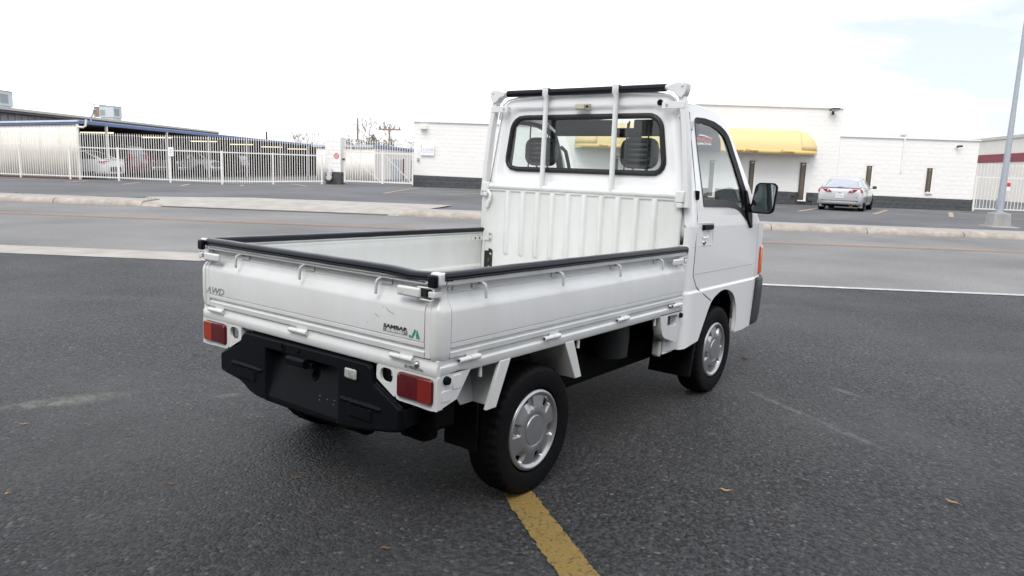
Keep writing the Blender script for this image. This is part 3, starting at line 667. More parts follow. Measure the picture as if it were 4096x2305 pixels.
T('gate_bracket', G().prism([(CW-.035, .895), (CW-.062, .897), (CW-.095, .925), (CW-.11, .925), (CW-.11, .872), (CW-.035, .872)], 'x', 1.907, 1.912), 'worn_paint', hb, bevel=.002)
for z in (.882, .914): T('rivet', G().lathe([(.001, -.009), (.006, -.008), (.009, -.003), (.009, .002)], 'x', (1.908, CW-.10, z), 10), 'steel', hb)
for x in (1.83, 1.87): T('rivet', G().lathe([(.001, -.006), (.006, -.006), (.008, .003)], 'y', (x, CW-.042, .885), 10), 'rust', gL)
T('gate_strap', G().box(1.80, 1.91, CW-.0435, CW-.039, .872, .897), 'worn_paint', gL, bevel=.001)
rr_ = random.Random(11)
for i in range(14):
    x, y = rr_.uniform(1.70, 1.90), CW-rr_.uniform(.046, .075); k = rr_.uniform(.003, .008)
    T('rust_spot', G().lathe([(k, .0), (k*.8, .0012), (k*.2, .0016)], 'z', (x, y, .6638), 7), 'rust', hb)
for i in range(6):
    x, z = rr_.uniform(1.82, 1.90), rr_.uniform(.668, .70); k = rr_.uniform(.002, .005)
    T('rust_spot', G().lathe([(k, .0015), (k*.8, -.0006), (k*.2, -.0010)], 'y', (x, BW+(CW-BW)*x/1.92-.0345, z), 7), 'rust', gL)
# --- guard frame
gf = T('guard_frame', G().tube([(1.915, .052, 1.215), (1.915, 1.388, 1.215)], .0165, 12), 'bed_paint', smooth=60)
T('top_tube', G().tube([(1.93, .10, 1.7775), (1.93, 1.325, 1.7775)], .0150, 12), 'bed_paint', gf, smooth=60)
T('tube_pad', G().tube([(1.93, .190, 1.7770), (1.93, .7, 1.7765), (1.93, 1.241, 1.7770)], .0205, 14), 'vinyl', gf, smooth=60)
for y0, y1 in ((.946, .950), (.472, .482)):
    v = T('upright_bar', G().tube([(1.913, y0, 1.222), (1.921, y1, 1.70), (1.923, y1, 1.735), (1.910, y1, 1.765), (1.912, y1, 1.790)], [.0155, .0150, .0150, .0165, .0165], 12, sx=1.0), 'bed_paint', gf, smooth=60)
    T('bar_clip', G().box(1.905, 1.93, y1-.018, y1+.020, 1.752, 1.762).box(1.903, 1.909, y1-.019, y1+.019, 1.756, 1.797).box(1.903, 1.955, y1-.019, y1+.019, 1.7975, 1.8015), 'bed_paint', v, bevel=.002)
def post(mir):
    g = G()
    P = [(.012, 1.155), (.030, 1.36), (.052, 1.56), (.078, 1.705), (.088, 1.735), (.098, 1.752)]
    rings = []
    for y, z in P: rings.append([(1.930+a, y+b, z) for a, b in ((-.022, -.004), (-.022, .022), (-.017, .026), (.020, .026), (.024, .022), (.024, -.004), (.018, -.010), (-.016, -.010))])
    g.loft(rings); return mirY(g) if mir else g
for mir in (0, 1):
    mm = mirY if mir else (lambda q: q)
    ps = T('guard_post', post(mir), 'bed_paint', gf, smooth=40)
    T('post_joint', mm(G().prism([(.062, 1.792), (.075, 1.800), (.125, 1.797), (.170, 1.785), (.170, 1.762), (.135, 1.752), (.112, 1.728), (.088, 1.716), (.070, 1.735), (.062, 1.76)], 'x', 1.900, 1.957)), 'bed_paint', ps, bevel=.004)
    T('joint_bolt', mm(G().lathe([(.001, -.006), (.006, -.006), (.008, -.002), (.008, .003)], 'x', (1.900, .085, 1.782), 10)), 'bed_paint', ps)
    T('strap_bracket', mm(G().box(1.906, 1.911, .066, .196, 1.666, 1.702).box(1.911, 1.945, .186, .192, 1.668, 1.70)), 'bed_paint', ps, bevel=.002)
    T('bracket_bolt', mm(G().lathe([(.001, -.004), (.007, -.004), (.007, .002)], 'x', (1.906, .168, 1.684), 10)), 'steel', ps)
    T('bar_clamp', mm(G().box(1.892, 1.938, .028, .078, 1.178, 1.240).box(1.895, 1.935, .034, .07, 1.15, 1.18)), 'bed_paint', ps, bevel=.006)
T('gate_handle', G().tube([(1.908, CW-.02, 1.188), (1.900, CW-.07, 1.186), (1.898, CW-.095, 1.165), (1.898, CW-.092, 1.13), (1.898, CW-.075, 1.105), (1.902, CW-.07, 1.085)], .013, 10, sx=.6), 'bed_paint', gf, smooth=60)
# rod and stay on the right post
T('guard_rod', G().tube([(1.956, .074, 1.70), (1.962, .046, 1.45), (1.968, .016, 1.17)], .0022, 6), 'decal_black', gf)
T('rod_clip', G().box(1.955, 1.985, .042, .058, 1.56, 1.61).box(1.95, 1.98, .046, .056, 1.50, 1.56), 'bed_paint', gf, bevel=.003)
# --- cab
TUM = [(.3, .0), (1.05, .0), (1.12, .006), (1.20, .018), (1.29, .034), (1.45, .064), (1.62, .092), (1.70, .106), (1.80, .13)]
def ys(x, z):
    y = interp(TUM, z)
    y -= .007*(1-sstep(.687, .703, z))
    if x > 2.95: y += .010*((x-2.95)/.2)**2
    if x < 1.985: y += .030*((1.985-x)/.045)**2
    return y
def side_lower(mir):
    ctl = [(1.940, .385), (1.955, .385), (1.985, .388), (2.05, .395), (2.15, .405), (2.175, .43), (2.238, .52), (2.311, .610), (2.40, .652), (2.50, .668), (2.60, .652), (2.68, .610), (2.727, .54), (2.740, .46), (2.735, .385), (2.76, .376), (2.88, .375), (3.02, .385), (3.165, .39)]
    bt = []
    for i in range(len(ctl)-1):
        p0, p1, p2, p3 = [Vector(ctl[max(0, min(len(ctl)-1, i+d))]) for d in (-1, 0, 1, 2)]
        k_ = 5 if 4 <= i <= 14 else 1
        for j in range(k_):
            t = j/k_; q = .5*((2*p1)+(p2-p0)*t+(2*p0-5*p1+4*p2-p3)*t*t+(3*p1-p0-3*p2+p3)*t**3) if k_ > 1 else p1
            bt.append((q.x, q.y))
    bt.append(ctl[-1]); tp = []; last = 0
    for x, z in bt: last = max(last+.0008, x if x < 2.70 or x > 2.75 else x); tp.append(last)
    g = G(); rows = []
    for z in [1.05, 1.0, .95, .9, .85, .80, .76, .73, .715, .707, .703, .699, .695, .691, .687, .684]:
        rows.append([(a, ys(a, z), z) for a in tp])
    for r_ in range(1, 13):
        t = r_/12; row = []
        for a, (bx, bz) in zip(tp, bt):
            x = a+(bx-a)*t; z = .684+(bz-.684)*t; row.append((x, ys(x, z), z))
        rows.append(row)
    # inner return of the wheel arch and sill
    rows.append([(x, y+.022, z) for x, y, z in rows[-1]])
    g.loft(rows, False, False); return mirY(g) if mir else g
WIN = [(2.103, 1.600), (2.107, 1.622), (2.128, 1.635), (2.25, 1.640), (2.375, 1.634), (2.475, 1.616), (2.545, 1.593), (2.585, 1.570), (2.615, 1.538), (2.70, 1.420), (2.812, 1.247), (2.868, 1.120), (2.872, 1.075), (2.86, 1.065), (2.84, 1.066), (2.79, 1.085), (2.72, 1.120), (2.67, 1.142), (2.60, 1.157), (2.50, 1.162), (2.135, 1.165)]
OUTL = [(1.940, 1.05), (1.940, 1.66), (1.945, 1.685), (1.98, 1.698), (2.15, 1.705), (2.35, 1.697), (2.48, 1.672), (2.56, 1.64), (2.63, 1.585), (2.70, 1.51), (2.78, 1.415), (2.90, 1.265), (2.99, 1.140), (3.02, 1.09), (3.10, 1.05)]
def shrink(poly, c, k): return [(c[0]+(x-c[0])*k, c[1]+(z-c[1])*k) for x, z in poly]
def inset(poly, d):
    # simple polygon offset (clockwise or counter-clockwise handled by sign of area)
    A = sum(a[0]*b[1]-b[0]*a[1] for a, b in zip(poly, poly[1:]+poly[:1])); sg = 1 if A > 0 else -1; out = []
    for i in range(len(poly)):
        p0, p1, p2 = Vector(poly[i-1]), Vector(poly[i]), Vector(poly[(i+1) % len(poly)])
        d1, d2 = (p1-p0).normalized(), (p2-p1).normalized(); n1, n2 = Vector((-d1.y, d1.x))*sg, Vector((-d2.y, d2.x))*sg
        nn = (n1+n2); nn = nn.normalized() if nn.length > 1e-6 else n1
        out.append(tuple(p1+nn*d/max(.5, nn.dot(n1))))
    return out
WC = (2.40, 1.36)
def side_upper(mir):
    NR = 220; g = G(); rings = []
    o_ = [raycast(OUTL, WC, 2*math.pi*i/NR) for i in range(NR)]; w_ = [raycast(WIN, WC, 2*math.pi*i/NR) for i in range(NR)]
    for t in (0, .15, .35, .6, .85, 1):
        rings.append([((a[0]+(b[0]-a[0])*t), ys(a[0]+(b[0]-a[0])*t, a[1]+(b[1]-a[1])*t), (a[1]+(b[1]-a[1])*t)) for a, b in zip(o_, w_)])
    rings.append([(x, y+.035, z) for x, y, z in rings[-1]])
    g.loft(rings, True, False); return mirY(g) if mir else g
cabR = T('cab_side', side_lower(0), 'paint', smooth=40); T('cab_side', side_lower(1), 'paint', smooth=40)
doorR = T('door', side_upper(0), 'paint', smooth=40); doorL = T('door', side_upper(1), 'paint', smooth=40)
def smoothloop(poly, it=1):
    for _ in range(it):
        q = []
        for a, b in zip(poly, poly[1:]+poly[:1]): q += [(a[0]*.75+b[0]*.25, a[1]*.75+b[1]*.25), (a[0]*.25+b[0]*.75, a[1]*.25+b[1]*.75)]
        poly = q
    return poly
def band(p0, p1, off0, off1):
    # ring band between two loops lifted off the side surface
    g = G(); n_ = 200; rings = []
    for poly, off in ((p0, off0+.012), (p0, off0), (p1, off1), (p1, off1+.02)):
        rings.append([(lambda q: (q[0], ys(q[0], q[1])+off, q[1]))(raycast(poly, WC, 2*math.pi*i/n_)) for i in range(n_)])
    return g.loft(rings, True, False)
GLS = [(2.122, 1.592), (2.128, 1.604), (2.145, 1.612), (2.25, 1.616), (2.37, 1.610), (2.465, 1.592), (2.53, 1.570), (2.562, 1.548), (2.585, 1.520), (2.672, 1.400), (2.765, 1.247), (2.785, 1.205), (2.79, 1.16), (2.785, 1.135), (2.76, 1.135), (2.70, 1.160), (2.65, 1.178), (2.60, 1.190), (2.50, 1.197), (2.155, 1.199)]
WO = inset(WIN, -.006)
for mir, dr in ((0, doorR), (1, doorL)):
    mm = mirY if mir else (lambda q: q)
    T('window_seal', mm(band(WO, GLS, -.004, .006)), 'seal', dr, smooth=40)
    n_ = 90; c0 = (WC[0], ys(*WC)+.012, WC[1]); pts = [raycast(inset(GLS, -.012), WC, 2*math.pi*i/n_) for i in range(n_)]
    g = G(); rings = [[(WC[0]+(x-WC[0])*t, ys(WC[0]+(x-WC[0])*t, WC[1]+(z-WC[1])*t)+.012, WC[1]+(z-WC[1])*t) for x, z in pts] for t in (1, .66, .33, .01)]
    g.loft(rings, True, False)
    T('door_window', mm(g), 'cab_glass', dr, smooth=60)
    seam = [(2.044, 1.66), (2.040, 1.50), (2.040, 1.29), (2.040, 1.10), (2.036, .95), (2.033, .80), (2.036, .785), (2.09, .72), (2.13, .695), (2.20, .665), (2.305, .622)]
    T('door_seam', mm(G().tube([(x, ys(x, z)+.0012, z) for x, z in seam], .0034, 6)), 'seal', dr)
    T('door_seam', mm(G().tube([(x, ys(x, z)+.0012, z) for x, z in ((3.03, 1.05), (3.045, .95), (3.05, .80), (3.052, .70))], .0018, 6)), 'crease_grey', dr)
    T('door_crease_shade', mm(G().tube([(2.045+i*.1, ys(2.045+i*.1, .791)+.0012, .791) for i in range(11)], .0021, 6)), 'crease_grey', dr)  # grey tube draws the shade line of the pressed crease
    T('door_handle', mm(G().box(2.108, 2.243, -.016, .006, 1.033, 1.062)), 'black_plastic', dr, bevel=.007, bseg=3)
    T('handle_cup', mm(G().loft([[(a, -.002+d, b) for a, b in rrect(2.118+k, 2.205-k, .985+k, 1.034-k*.2, .012, 4)] for k, d in ((0, .003), (.0, -.0015), (.008, -.001), (.014, .006))], True, True)), 'paint', dr, smooth=50)
    T('handle_outline', mm(G().tube([(2.05, -.001, 1.070), (2.255, -.001, 1.070), (2.266, -.001, 1.062), (2.266, -.001, .955), (2.258, -.001, .945), (1.995, .0, .945)], .0017, 5)), 'worn_paint', dr)
    T('door_lock', mm(G().lathe([(.001, -.009), (.010, -.009), (.014, -.004), (.015, .003)], 'y', (2.147, .0, .963), 16)), 'steel', dr, smooth=40)
    T('lock_slot', mm(G().box(2.1455, 2.1485, -.0096, -.008, .955, .971)), 'decal_black', dr)
    T('mirror_gusset', mm(G().loft([[(x, ys(x, z)+off, z) for x, z in ((2.79, 1.26), (2.815, 1.255), (2.876, 1.115), (2.884, 1.03), (2.862, 1.025), (2.80, 1.08), (2.785, 1.14))] for off in (.004, -.014)])), 'black_plastic', dr, bevel=.004)
    T('hinge_cover', mm(G().box(2.028, 2.052, .004, .036, 1.195, 1.245)), 'rubber', dr, bevel=.007)
# sill step and dark wheel arch
for mir in (0, 1):
    mm = mirY if mir else (lambda q: q)
    T('wheel_arch', mm(G().loft([[(x, y, z) for x, z in ((2.16, .42), (2.24, .53), (2.31, .63), (2.40, .67), (2.50, .685), (2.60, .67), (2.69, .62), (2.735, .56), (2.74, .40))] for y in (.03, .33)], False, False)), 'chassis', solid=.004)
    T('cab_step', mm(G().loft([[(1.94, y, z) for y, z in ((.02, .66), (.10, .66), (.10, .40), (.02, .385))], [(1.80, y, z) for y, z in ((.04, .66), (.10, .66), (.10, .385), (.04, .38))]]).loft([[(1.775, .05, .45), (1.80, .045, .45), (1.80, .09, .45), (1.775, .09, .45)], [(1.775, .05, .372), (1.80, .045, .36), (1.80, .09, .36), (1.775, .09, .372)]]).box(1.80, 1.92, .035, .10, .375, .39)), 'worn_paint', bevel=.01)
# rear wall of the cab
RW_OUT = [(.035, 1.0), (.036, 1.15), (.052, 1.29), (.08, 1.45), (.108, 1.62), (.118, 1.675), (.140, 1.712), (.175, 1.735), (.25, 1.748), (.45, 1.758), (.6975, 1.761)]
RW_OUT = RW_OUT+[(CW-y, z) for y, z in reversed(RW_OUT[:-1])]
RC = (.7, 1.48)
R1 = rrect(.118, CW-.118, 1.222, 1.700, .09, 8); R1 = [(y+(.7-y)*.05*((z-1.46)/.24), z) for y, z in R1]
R2 = rrect(.162, CW-.162, 1.262, 1.668, .09, 8); R2 = [(y+(.7-y)*.05*((z-1.46)/.2), z) for y, z in R2]
RWIN = rrect(.200, CW-.188, 1.326, 1.636, .070, 8); RWIN = [(y+(.7-y)*.045*((z-1.48)/.15), z) for y, z in RWIN]
NR = 200; rings = []
for poly, x in ((RW_OUT, 1.975), (RW_OUT, 1.957), (inset(RW_OUT, .014), 1.948), (inset(RW_OUT, .035), 1.946), (R1, 1.946), (inset(R1, .012), 1.948), (inset(R2, -.012), 1.960), (R2, 1.962), (RWIN, 1.962), (RWIN, 1.985)):
    rings.append([(x, *raycast(poly, RC, 2*math.pi*i/NR)) for i in range(NR)])
cb = T('cab_rear_wall', G().loft(rings, True, False), 'paint', smooth=50)
T('window_seal', G().tube([(1.960, *raycast(RWIN, RC, 2*math.pi*i/160)) for i in range(160)], .0155, 10, closed=True), 'seal', cb, smooth=60)
T('rear_window', G().add([(1.964, y, z) for y, z in RWIN], [tuple(range(len(RWIN)))]), 'cab_glass', cb, smooth=0)
T('drip_rail', G().tube([(1.944, y, z+.004) for y, z in RW_OUT[4:-4]], .0065, 8), 'paint', cb, smooth=60)
wl = T('work_lamp', G().loft([[(x, y, z) for y, z in rrect(.655, .748, 1.672, 1.706, .006, 3)] for x in (1.944, 1.925)]), 'lamp_cream', cb, bevel=.003)
T('lamp_lens', G().loft([[(x, y, z) for y, z in rrect(.68, .744, 1.675, 1.703, .005, 3)] for x in (1.926, 1.912)]), 'lamp_cream', wl, bevel=.004)
T('lamp_switch', G().box(1.913, 1.926, .659, .672, 1.683, 1.696), 'tank_grey', wl, bevel=.002)
T('rubber_plug', G().lathe([(.001, -.012), (.012, -.011), (.0165, -.004), (.0165, .004)], 'x', (1.946, .226, 1.703), 16), 'rubber', cb, smooth=40)
# roof, windscreen, front
def roofsec(x, ze, zc):
    y0 = interp(TUM, ze); P = []
    for i in range(21):
        t = i/20; a = 2*t-1; yy = .6975+(.6975-y0)*a
        P.append((x, yy, ze+(zc-ze)*(1-abs(a)**3.2)))
    return P
g = G(); g.loft([roofsec(1.950, 1.700, 1.760), roofsec(1.99, 1.702, 1.772), roofsec(2.15, 1.706, 1.785), roofsec(2.33, 1.698, 1.782), roofsec(2.46, 1.676, 1.762), roofsec(2.55, 1.644, 1.725), roofsec(2.60, 1.61, 1.685)], False, False)
rf = T('roof', g, 'paint', smooth=60)
g = G(); g.loft([roofsec(1.97, 1.68, 1.735), roofsec(2.2, 1.685, 1.75), roofsec(2.45, 1.655, 1.735), roofsec(2.56, 1.61, 1.69)], False, False); T('headliner', g, 'headliner', rf, smooth=60)
def wsec(x, z, bow): return [(x+bow*(1-(2*i/16-1)**2), interp(TUM, z)+.03+(1.395-2*interp(TUM, z)-.06)*i/16, z) for i in range(17)]
T('windscreen', G().loft([wsec(2.58, 1.66, .03), wsec(2.75, 1.48, .05), wsec(2.92, 1.27, .07), wsec(3.05, 1.09, .09)], False, False), 'cab_glass', smooth=60)
T('visor', G().box(2.40, 2.44, .20, .62, 1.56, 1.66).box(2.40, 2.44, .78, 1.20, 1.56, 1.66), 'trim_dark', bevel=.01)
def plan(t, off):     # front plan curve from the right side round to the left
    P = [(3.08, .006), (3.17, .014), (3.215, .026), (3.248, .055), (3.27, .16), (3.285, .6975)]
    P = P+[(x, CW-y) for x, y in reversed(P[:-1])]
    k = t*(len(P)-1); i = min(int(k), len(P)-2); f_ = k-i; a, b = P[i], P[i+1]
    x, y = a[0]+(b[0]-a[0])*f_, a[1]+(b[1]-a[1])*f_
    c = Vector((2.8, .6975)); d = (Vector((x, y))-c).normalized(); return x+(d.x*off if off > 0 else off*min(1, max(0, (x-3.08)/.1))), y+(d.y*off if off > 0 else -off*.25*(1 if y < .7 else -1))
g = G(); rows = []
for z, off in ((.37, -.02), (.60, -.006), (.80, -.004), (.90, -.006), (.98, -.014), (1.04, -.035), (1.09, -.075)):
    rows.append([(*plan(i/40, off), z) for i in range(41)])
g.loft(rows, False, False); fp = T('front_panel', g, 'paint', smooth=60)
g = G(); rows = []
for z, off in ((.385, -.012), (.395, .0), (.45, .008), (.62, .014), (.68, .012), (.70, .0)):
    row = [(*plan(i/40, off), z) for i in range(41)]
    xs0 = 3.012+(z-.39)*.14
    rows.append([(xs0, -.013-off*.3, z)]+[(x, y-(.014 if y < .3 else 0)+(.014 if y > 1.1 else 0), z) for x, y, z in row]+[(xs0, CW+.013+off*.3, z)])
g.loft(rows, False, False); T('front_bumper', g, 'bumper_grey', fp, smooth=50, solid=.01)
for mir in (0, 1):
    mm = mirY if mir else (lambda q: q)
    g = G(); rows = []
    for z in (.712, .725, .885, .900):
        oo = .012 if .72 < z < .89 else .004
        rows.append([(*plan(i/24, oo), z) for i in range(1, 7)])
    g.loft(rows, False, False); T('indicator', mm(g), 'indicator_orange', fp, smooth=50, solid=.008)
# interior
T('dashboard', G().prism([(2.72, .80), (2.70, 1.02), (2.76, 1.10), (2.95, 1.12), (3.06, 1.08), (3.06, .80)], 'y', .06, CW-.06), 'trim_dark', bevel=.02)
T('cab_floor', G().box(1.985, 3.1, .06, CW-.06, .62, .66), 'chassis')
def seat(yc):
    st = T('seat', G().box(2.02, 2.50, yc-.25, yc+.25, .84, .98), 'seat_vinyl', bevel=.05, bseg=4)
    g = G(); rings = []
    for z, k in ((.97, .8), (1.0, 1), (1.15, 1.0), (1.24, .96), (1.285, .85), (1.30, .6)):
        xo = 2.10+(z-.97)*-.10
        rings.append([(xo+dx*(1 if k > .7 else .6), yc+y, z) for dx, y in [(d*.055, w_*.235*k) for d, w_ in ((-1, -.9), (-1, 0), (-1, .9), (-.4, 1), (.4, 1), (1, .9), (1, 0), (1, -.9), (.4, -1), (-.4, -1))]])
    T('backrest', G().loft(rings), 'seat_vinyl', st, smooth=60)
    # square ribbed headrest: soft rim and flat rear face with raised bands
    g = G(); y0, y1, z0, z1 = yc-.110, yc+.110, 1.352, 1.522; rings = []
    for x, k in ((2.005, .02), (1.995, .012), (1.993, .004), (2.01, .0), (2.035, .0), (2.055, .012), (2.058, .03)):
        rings.append([(x, y, z) for y, z in rrect(y0+k, y1-k, z0+k, z1-k, .055-k*.5, 6)])
    hr = T('headrest', g.loft(rings), 'seat_vinyl', st, smooth=60)
    for i in range(4):
        zc = 1.395+i*.029
        T('headrest_band', G().loft([[(x, y, z) for y, z in rrect(yc-.072+k, yc+.072-k, zc-.009+k, zc+.009-k, .006, 2)] for x, k in ((2.004, .0), (1.992, .001), (1.989, .004))]), 'seat_vinyl', hr, smooth=40)
    for dy in (-.068, .068): T('headrest_strap', G().tube([(1.984, yc+dy*1.06, 1.34), (1.982, yc+dy, 1.43), (1.986, yc+dy*.98, 1.60)], .0045, 6), 'seal', hr)
    T('headrest_stem', G().tube([(2.03, yc-.04, 1.30), (2.03, yc-.04, 1.37)], .007, 6).tube([(2.03, yc+.04, 1.30), (2.03, yc+.04, 1.37)], .007, 6), 'steel', hr)
    return st
seat(.367); seat(1.032)
wm = Matrix.Translation((2.60, .40, 1.08)) @ Matrix.Rotation(R(-58), 4, 'Y')
g = G(); g.tube([tuple(wm @ Vector((.18*math.cos(2*math.pi*i/36), .18*math.sin(2*math.pi*i/36), 0))) for i in range(36)], .014, 8, closed=True)
g.tube([tuple(wm @ Vector((-.18, 0, 0))), tuple(wm @ Vector((0, 0, -.03))), tuple(wm @ Vector((.18, 0, 0)))], .013, 8); g.tube([tuple(wm @ Vector((0, 0, -.03))), tuple(wm @ Vector((0, 0, -.25)))], .03, 8)
T('steering_wheel', g, 'trim_dark', smooth=60)
T('assist_grip', G().tube([(2.66, CW-.11, 1.50), (2.64, CW-.16, 1.47), (2.67, CW-.17, 1.38), (2.73, CW-.15, 1.30), (2.78, CW-.10, 1.29)], .013, 8), 'trim_dark', smooth=60)
T('rear_view_mirror', G().tube([(2.50, .70, 1.66), (2.49, .70, 1.61)], .007, 6).box(2.475, 2.487, .60, .80, 1.555, 1.615), 'trim_dark', bevel=.004)
# right and left door mirrors
def mirror(mir):
    mm = mirY if mir else (lambda q: q)
    # a rounded square head on an arm, glass turned back and a little outwards
    c = Vector((2.835, -.085, 1.215)) if not mir else Vector((2.835, -.085, 1.215))
    nrm = Vector((-1, -.04, .06)).normalized(); ry = Vector((.04, -1, 0)).normalized(); up = ry.cross(nrm).normalized()
    if up.z < 0: up = -up
    def pt(a, b, d): q = c+ry*a+up*b+nrm*d; return tuple(q)
    def rr(k): return [(a*(1-.10*(b/.1)*.5)+.010*(b/.1), b) for a, b in rrect(-.070+k, .070-k, -.095+k, .095-k, .032-k*.5, 6)]
    hd = T('door_mirror', mm(G().loft([[pt(a, b, d) for a, b in rr(k)] for d, k in ((-.055, .030), (-.045, .012), (-.02, .002), (.006, .0), (.010, .003), (.009, .007))], True, True)), 'black_plastic', smooth=50)
    T('mirror_glass', mm(G().add([pt(a, b, .0108) for a, b in rr(.0085)], [tuple(range(len(rr(0))))])), 'mirror_glass', hd, smooth=0)
    T('mirror_arm', mm(G().tube([pt(-.05, -.04, -.03), (2.85, -.0, 1.15), (2.845, .03, 1.13)], [.020, .026, .030], 10)), 'black_plastic', hd, smooth=60)
mirror(0); mirror(1)
# --- wheels (upright on the ground, so not raked with the body)
def tyre_mesh():
    prof = [(.172, .012), (.176, .003), (.185, .0), (.225, -.004), (.245, -.001), (.258, .006), (.2635, .014), (.2655, .024), (.2675, .03), (.2675, .045), (.2675, .050), (.2675, .065), (.2675, .07), (.2675, .09), (.2655, .116), (.258, .135), (.225, .145), (.172, .13)]
    g = G(); n = 168; rings = []
    for j, (r, h) in enumerate(prof):
        ring = []
        for k in range(n):
            rr = r; m = k % 4
            if 5 <= j <= 8 and m in (2, 3): rr -= .0036
            if j in (10, 12): rr -= .004
            if j in (9, 11, 13) and (k+j) % 3 == 0: rr -= .0025
            a = 2*math.pi*k/n; ring.append((rr*math.cos(a), h, rr*math.sin(a)))
        rings.append(ring)
    return g.loft(rings, True, False)
def hubcap_mesh():
    NT, rl = 192, [0, .02, .045, .060, .063, .070, .088, .096, .101, .106, .112, .118, .124, .130, .135, .139, .142, .145, .149, .153, .158, .163, .166, .1675]
    def h(r, a):
        y = interp([(0, -.002), (.06, -.001), (.063, .0035), (.070, .001), (.095, .003), (.115, .006), (.142, .010), (.146, .006), (.152, -.001), (.160, -.001), (.166, .004), (.168, .012)], r)
        d = abs(((a*6/(2*math.pi)+.0) % 1)-.5)*2          # 1 at opening centre
        wd = sstep(.58, .70, d)
        if .094 < r < .146: y += .020*wd*sstep(.094, .110, r)*(1-sstep(.139, .146, r))
        return y
    g = G(); rings = [[(r*math.cos(2*math.pi*k/NT), h(r, 2*math.pi*k/NT), r*math.sin(2*math.pi*k/NT)) for k in range(NT)] for r in rl[1:]]
    n0 = len(rings); fs = []
    vs = [(0, -.002, 0)]+[q for r in rings for q in r]
    for k in range(NT): fs.append((0, 1+k, 1+(k+1) % NT))
    for j in range(n0-1):
        for k in range(NT):
            r = rl[j+1]; a = 2*math.pi*(k+.5)/NT; d = abs(((a*6/(2*math.pi)) % 1)-.5)*2
            if .117 <= r <= .137 and d > .68: continue       # open window to the dark rim behind
            fs.append((1+j*NT+k, 1+j*NT+(k+1) % NT, 1+(j+1)*NT+(k+1) % NT, 1+(j+1)*NT+k))
    g.add(vs, fs); return g
w0 = None
def wheel(x, mir, rot):
    global w0
    if w0 is None:
        w0 = make('wheel', tyre_mesh(), 'rubber', TR, smooth=18); w0.name = 'wheel'
        hc = make('hubcap', hubcap_mesh(), 'hub_silver', w0, smooth=45)
        make('rim', G().lathe([(.001, .045), (.10, .045), (.15, .03), (.170, .02), (.178, .06), (.178, .12), (.10, .12), (.001, .12)], 'y', (0, 0, 0), 40), 'chassis', w0)
        text('hub_mark', 'SUBARU', .0085, 'decal_grey', w0, frame((.0155, -.0026, .024), (0, 0, -1), (1, 0, 0)), width=.048)
        o = w0
    else:
        o = clone(w0, TR)
        for ch in list(w0.children): clone(ch, o)
    o.location = (x, .022 if not mir else BW-.022, .263); o.rotation_euler = (0, rot, math.pi if mir else 0)
    return o
wheel(.618, 0, R(12)); wheel(2.503, 0, R(-9)); wheel(.618, 1, R(30)); wheel(2.503, 1, R(50))
# ------------------------------------------------------------------ buildings, fences, poles, trees across the street
mat('white_block', (.87, .86, .835), .9, var=.03, vscale=1.2, bump=.25, bscale=22)
mat('dark_block', (.088, .092, .098), .85, vcol=(.065, .068, .073), vscale=6, bump=.8, bscale=18)
mat('mortar_white', (.85, .84, .815), .95); mat('mortar_dark', (.06, .062, .066), .95)
mat('white_steel', (.82, .80, .765), .5, var=.05, vscale=5)
mat('cream_metal', (.84, .80, .73), .55, var=.07, vscale=1.5)
mat('grey_metal', (.42, .43, .45), .5, var=.1, vscale=1)
mat('blue_trim', (.155, .215, .40), .5, var=.15, vscale=2)
mat('blue_trim_light', (.52, .56, .64), .5, var=.2, vscale=3)
mat('roof_grey', (.62, .60, .56), .7, var=.1, vscale=1)
mat('dark_fascia', (.10, .095, .095), .7)
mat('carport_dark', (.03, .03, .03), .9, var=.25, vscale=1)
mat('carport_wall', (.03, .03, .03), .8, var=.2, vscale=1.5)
mat('tube_light', (.9, .8, .55), .5, emit=(1, .83, .52), estr=1.6)
mat('awning_yellow', (.78, .60, .30), .8, var=.04, vscale=1.5)
mat('awning_edge', (.78, .55, .20), .8)
mat('awning_black', (.02, .022, .026), .6)
mat('sign_brown', (.10, .06, .03), .7); mat('sign_red', (.62, .035, .04), .5); mat('sign_white', (.85, .86, .87), .5); mat('sign_grey', (.42, .45, .52), .5)
mat('bronze_glass', (.13, .105, .075), .25, coat=.3); mat('bronze', (.085, .06, .045), .5)
mat('window_trim', (.84, .82, .78), .6)
mat('galvanised', (.44, .47, .51), .55, metal=.3, vcol=(.36, .39, .43), vscale=18)
mat('meter_grey', (.55, .56, .55), .5); mat('dark_metal', (.05, .047, .045), .6)
mat('bark', (.36, .325, .295), .95); mat('ever_green', (.25, .225, .175), .9, var=.4, vscale=2)
mat('pole_wood', (.25, .19, .16), .9); mat('maroon', (.26, .045, .06), .6, var=.08, vscale=2); mat('grass_green', (.10, .20, .035), .9)
mat('hvac', (.50, .55, .58), .5, var=.12, vscale=3); mat('hvac_dark', (.26, .285, .30), .7)
# --- split-face block shop building
SB = rthing('shop_building', 'long white split-face block shop with charcoal base course and yellow awning', 'building', 0, 36.0, 0)
def base_z(s): return .30*(1-sstep(-4, 12, s))+.11*sstep(-4, 12, s)
def band_z(s): return .823-.0088*s
SECT = [(-6.52, 0.15, 3.44), (0.15, 13.75, 4.67), (13.75, 20.16, 3.40)]
def topz(s): return 3.44 if s < .15 else 4.67 if s < 13.75 else 3.40
WINS = [(9.66, 9.92, .45, 2.05), (12.045, 12.33, .36, 2.04), (15.15, 15.40, .95, 2.00), (17.95, 18.20, .93, 1.99), (3.2, 3.45, .45, 2.05), (5.6, 5.85, .45, 2.05), (7.80, 8.02, .4, 2.0)]
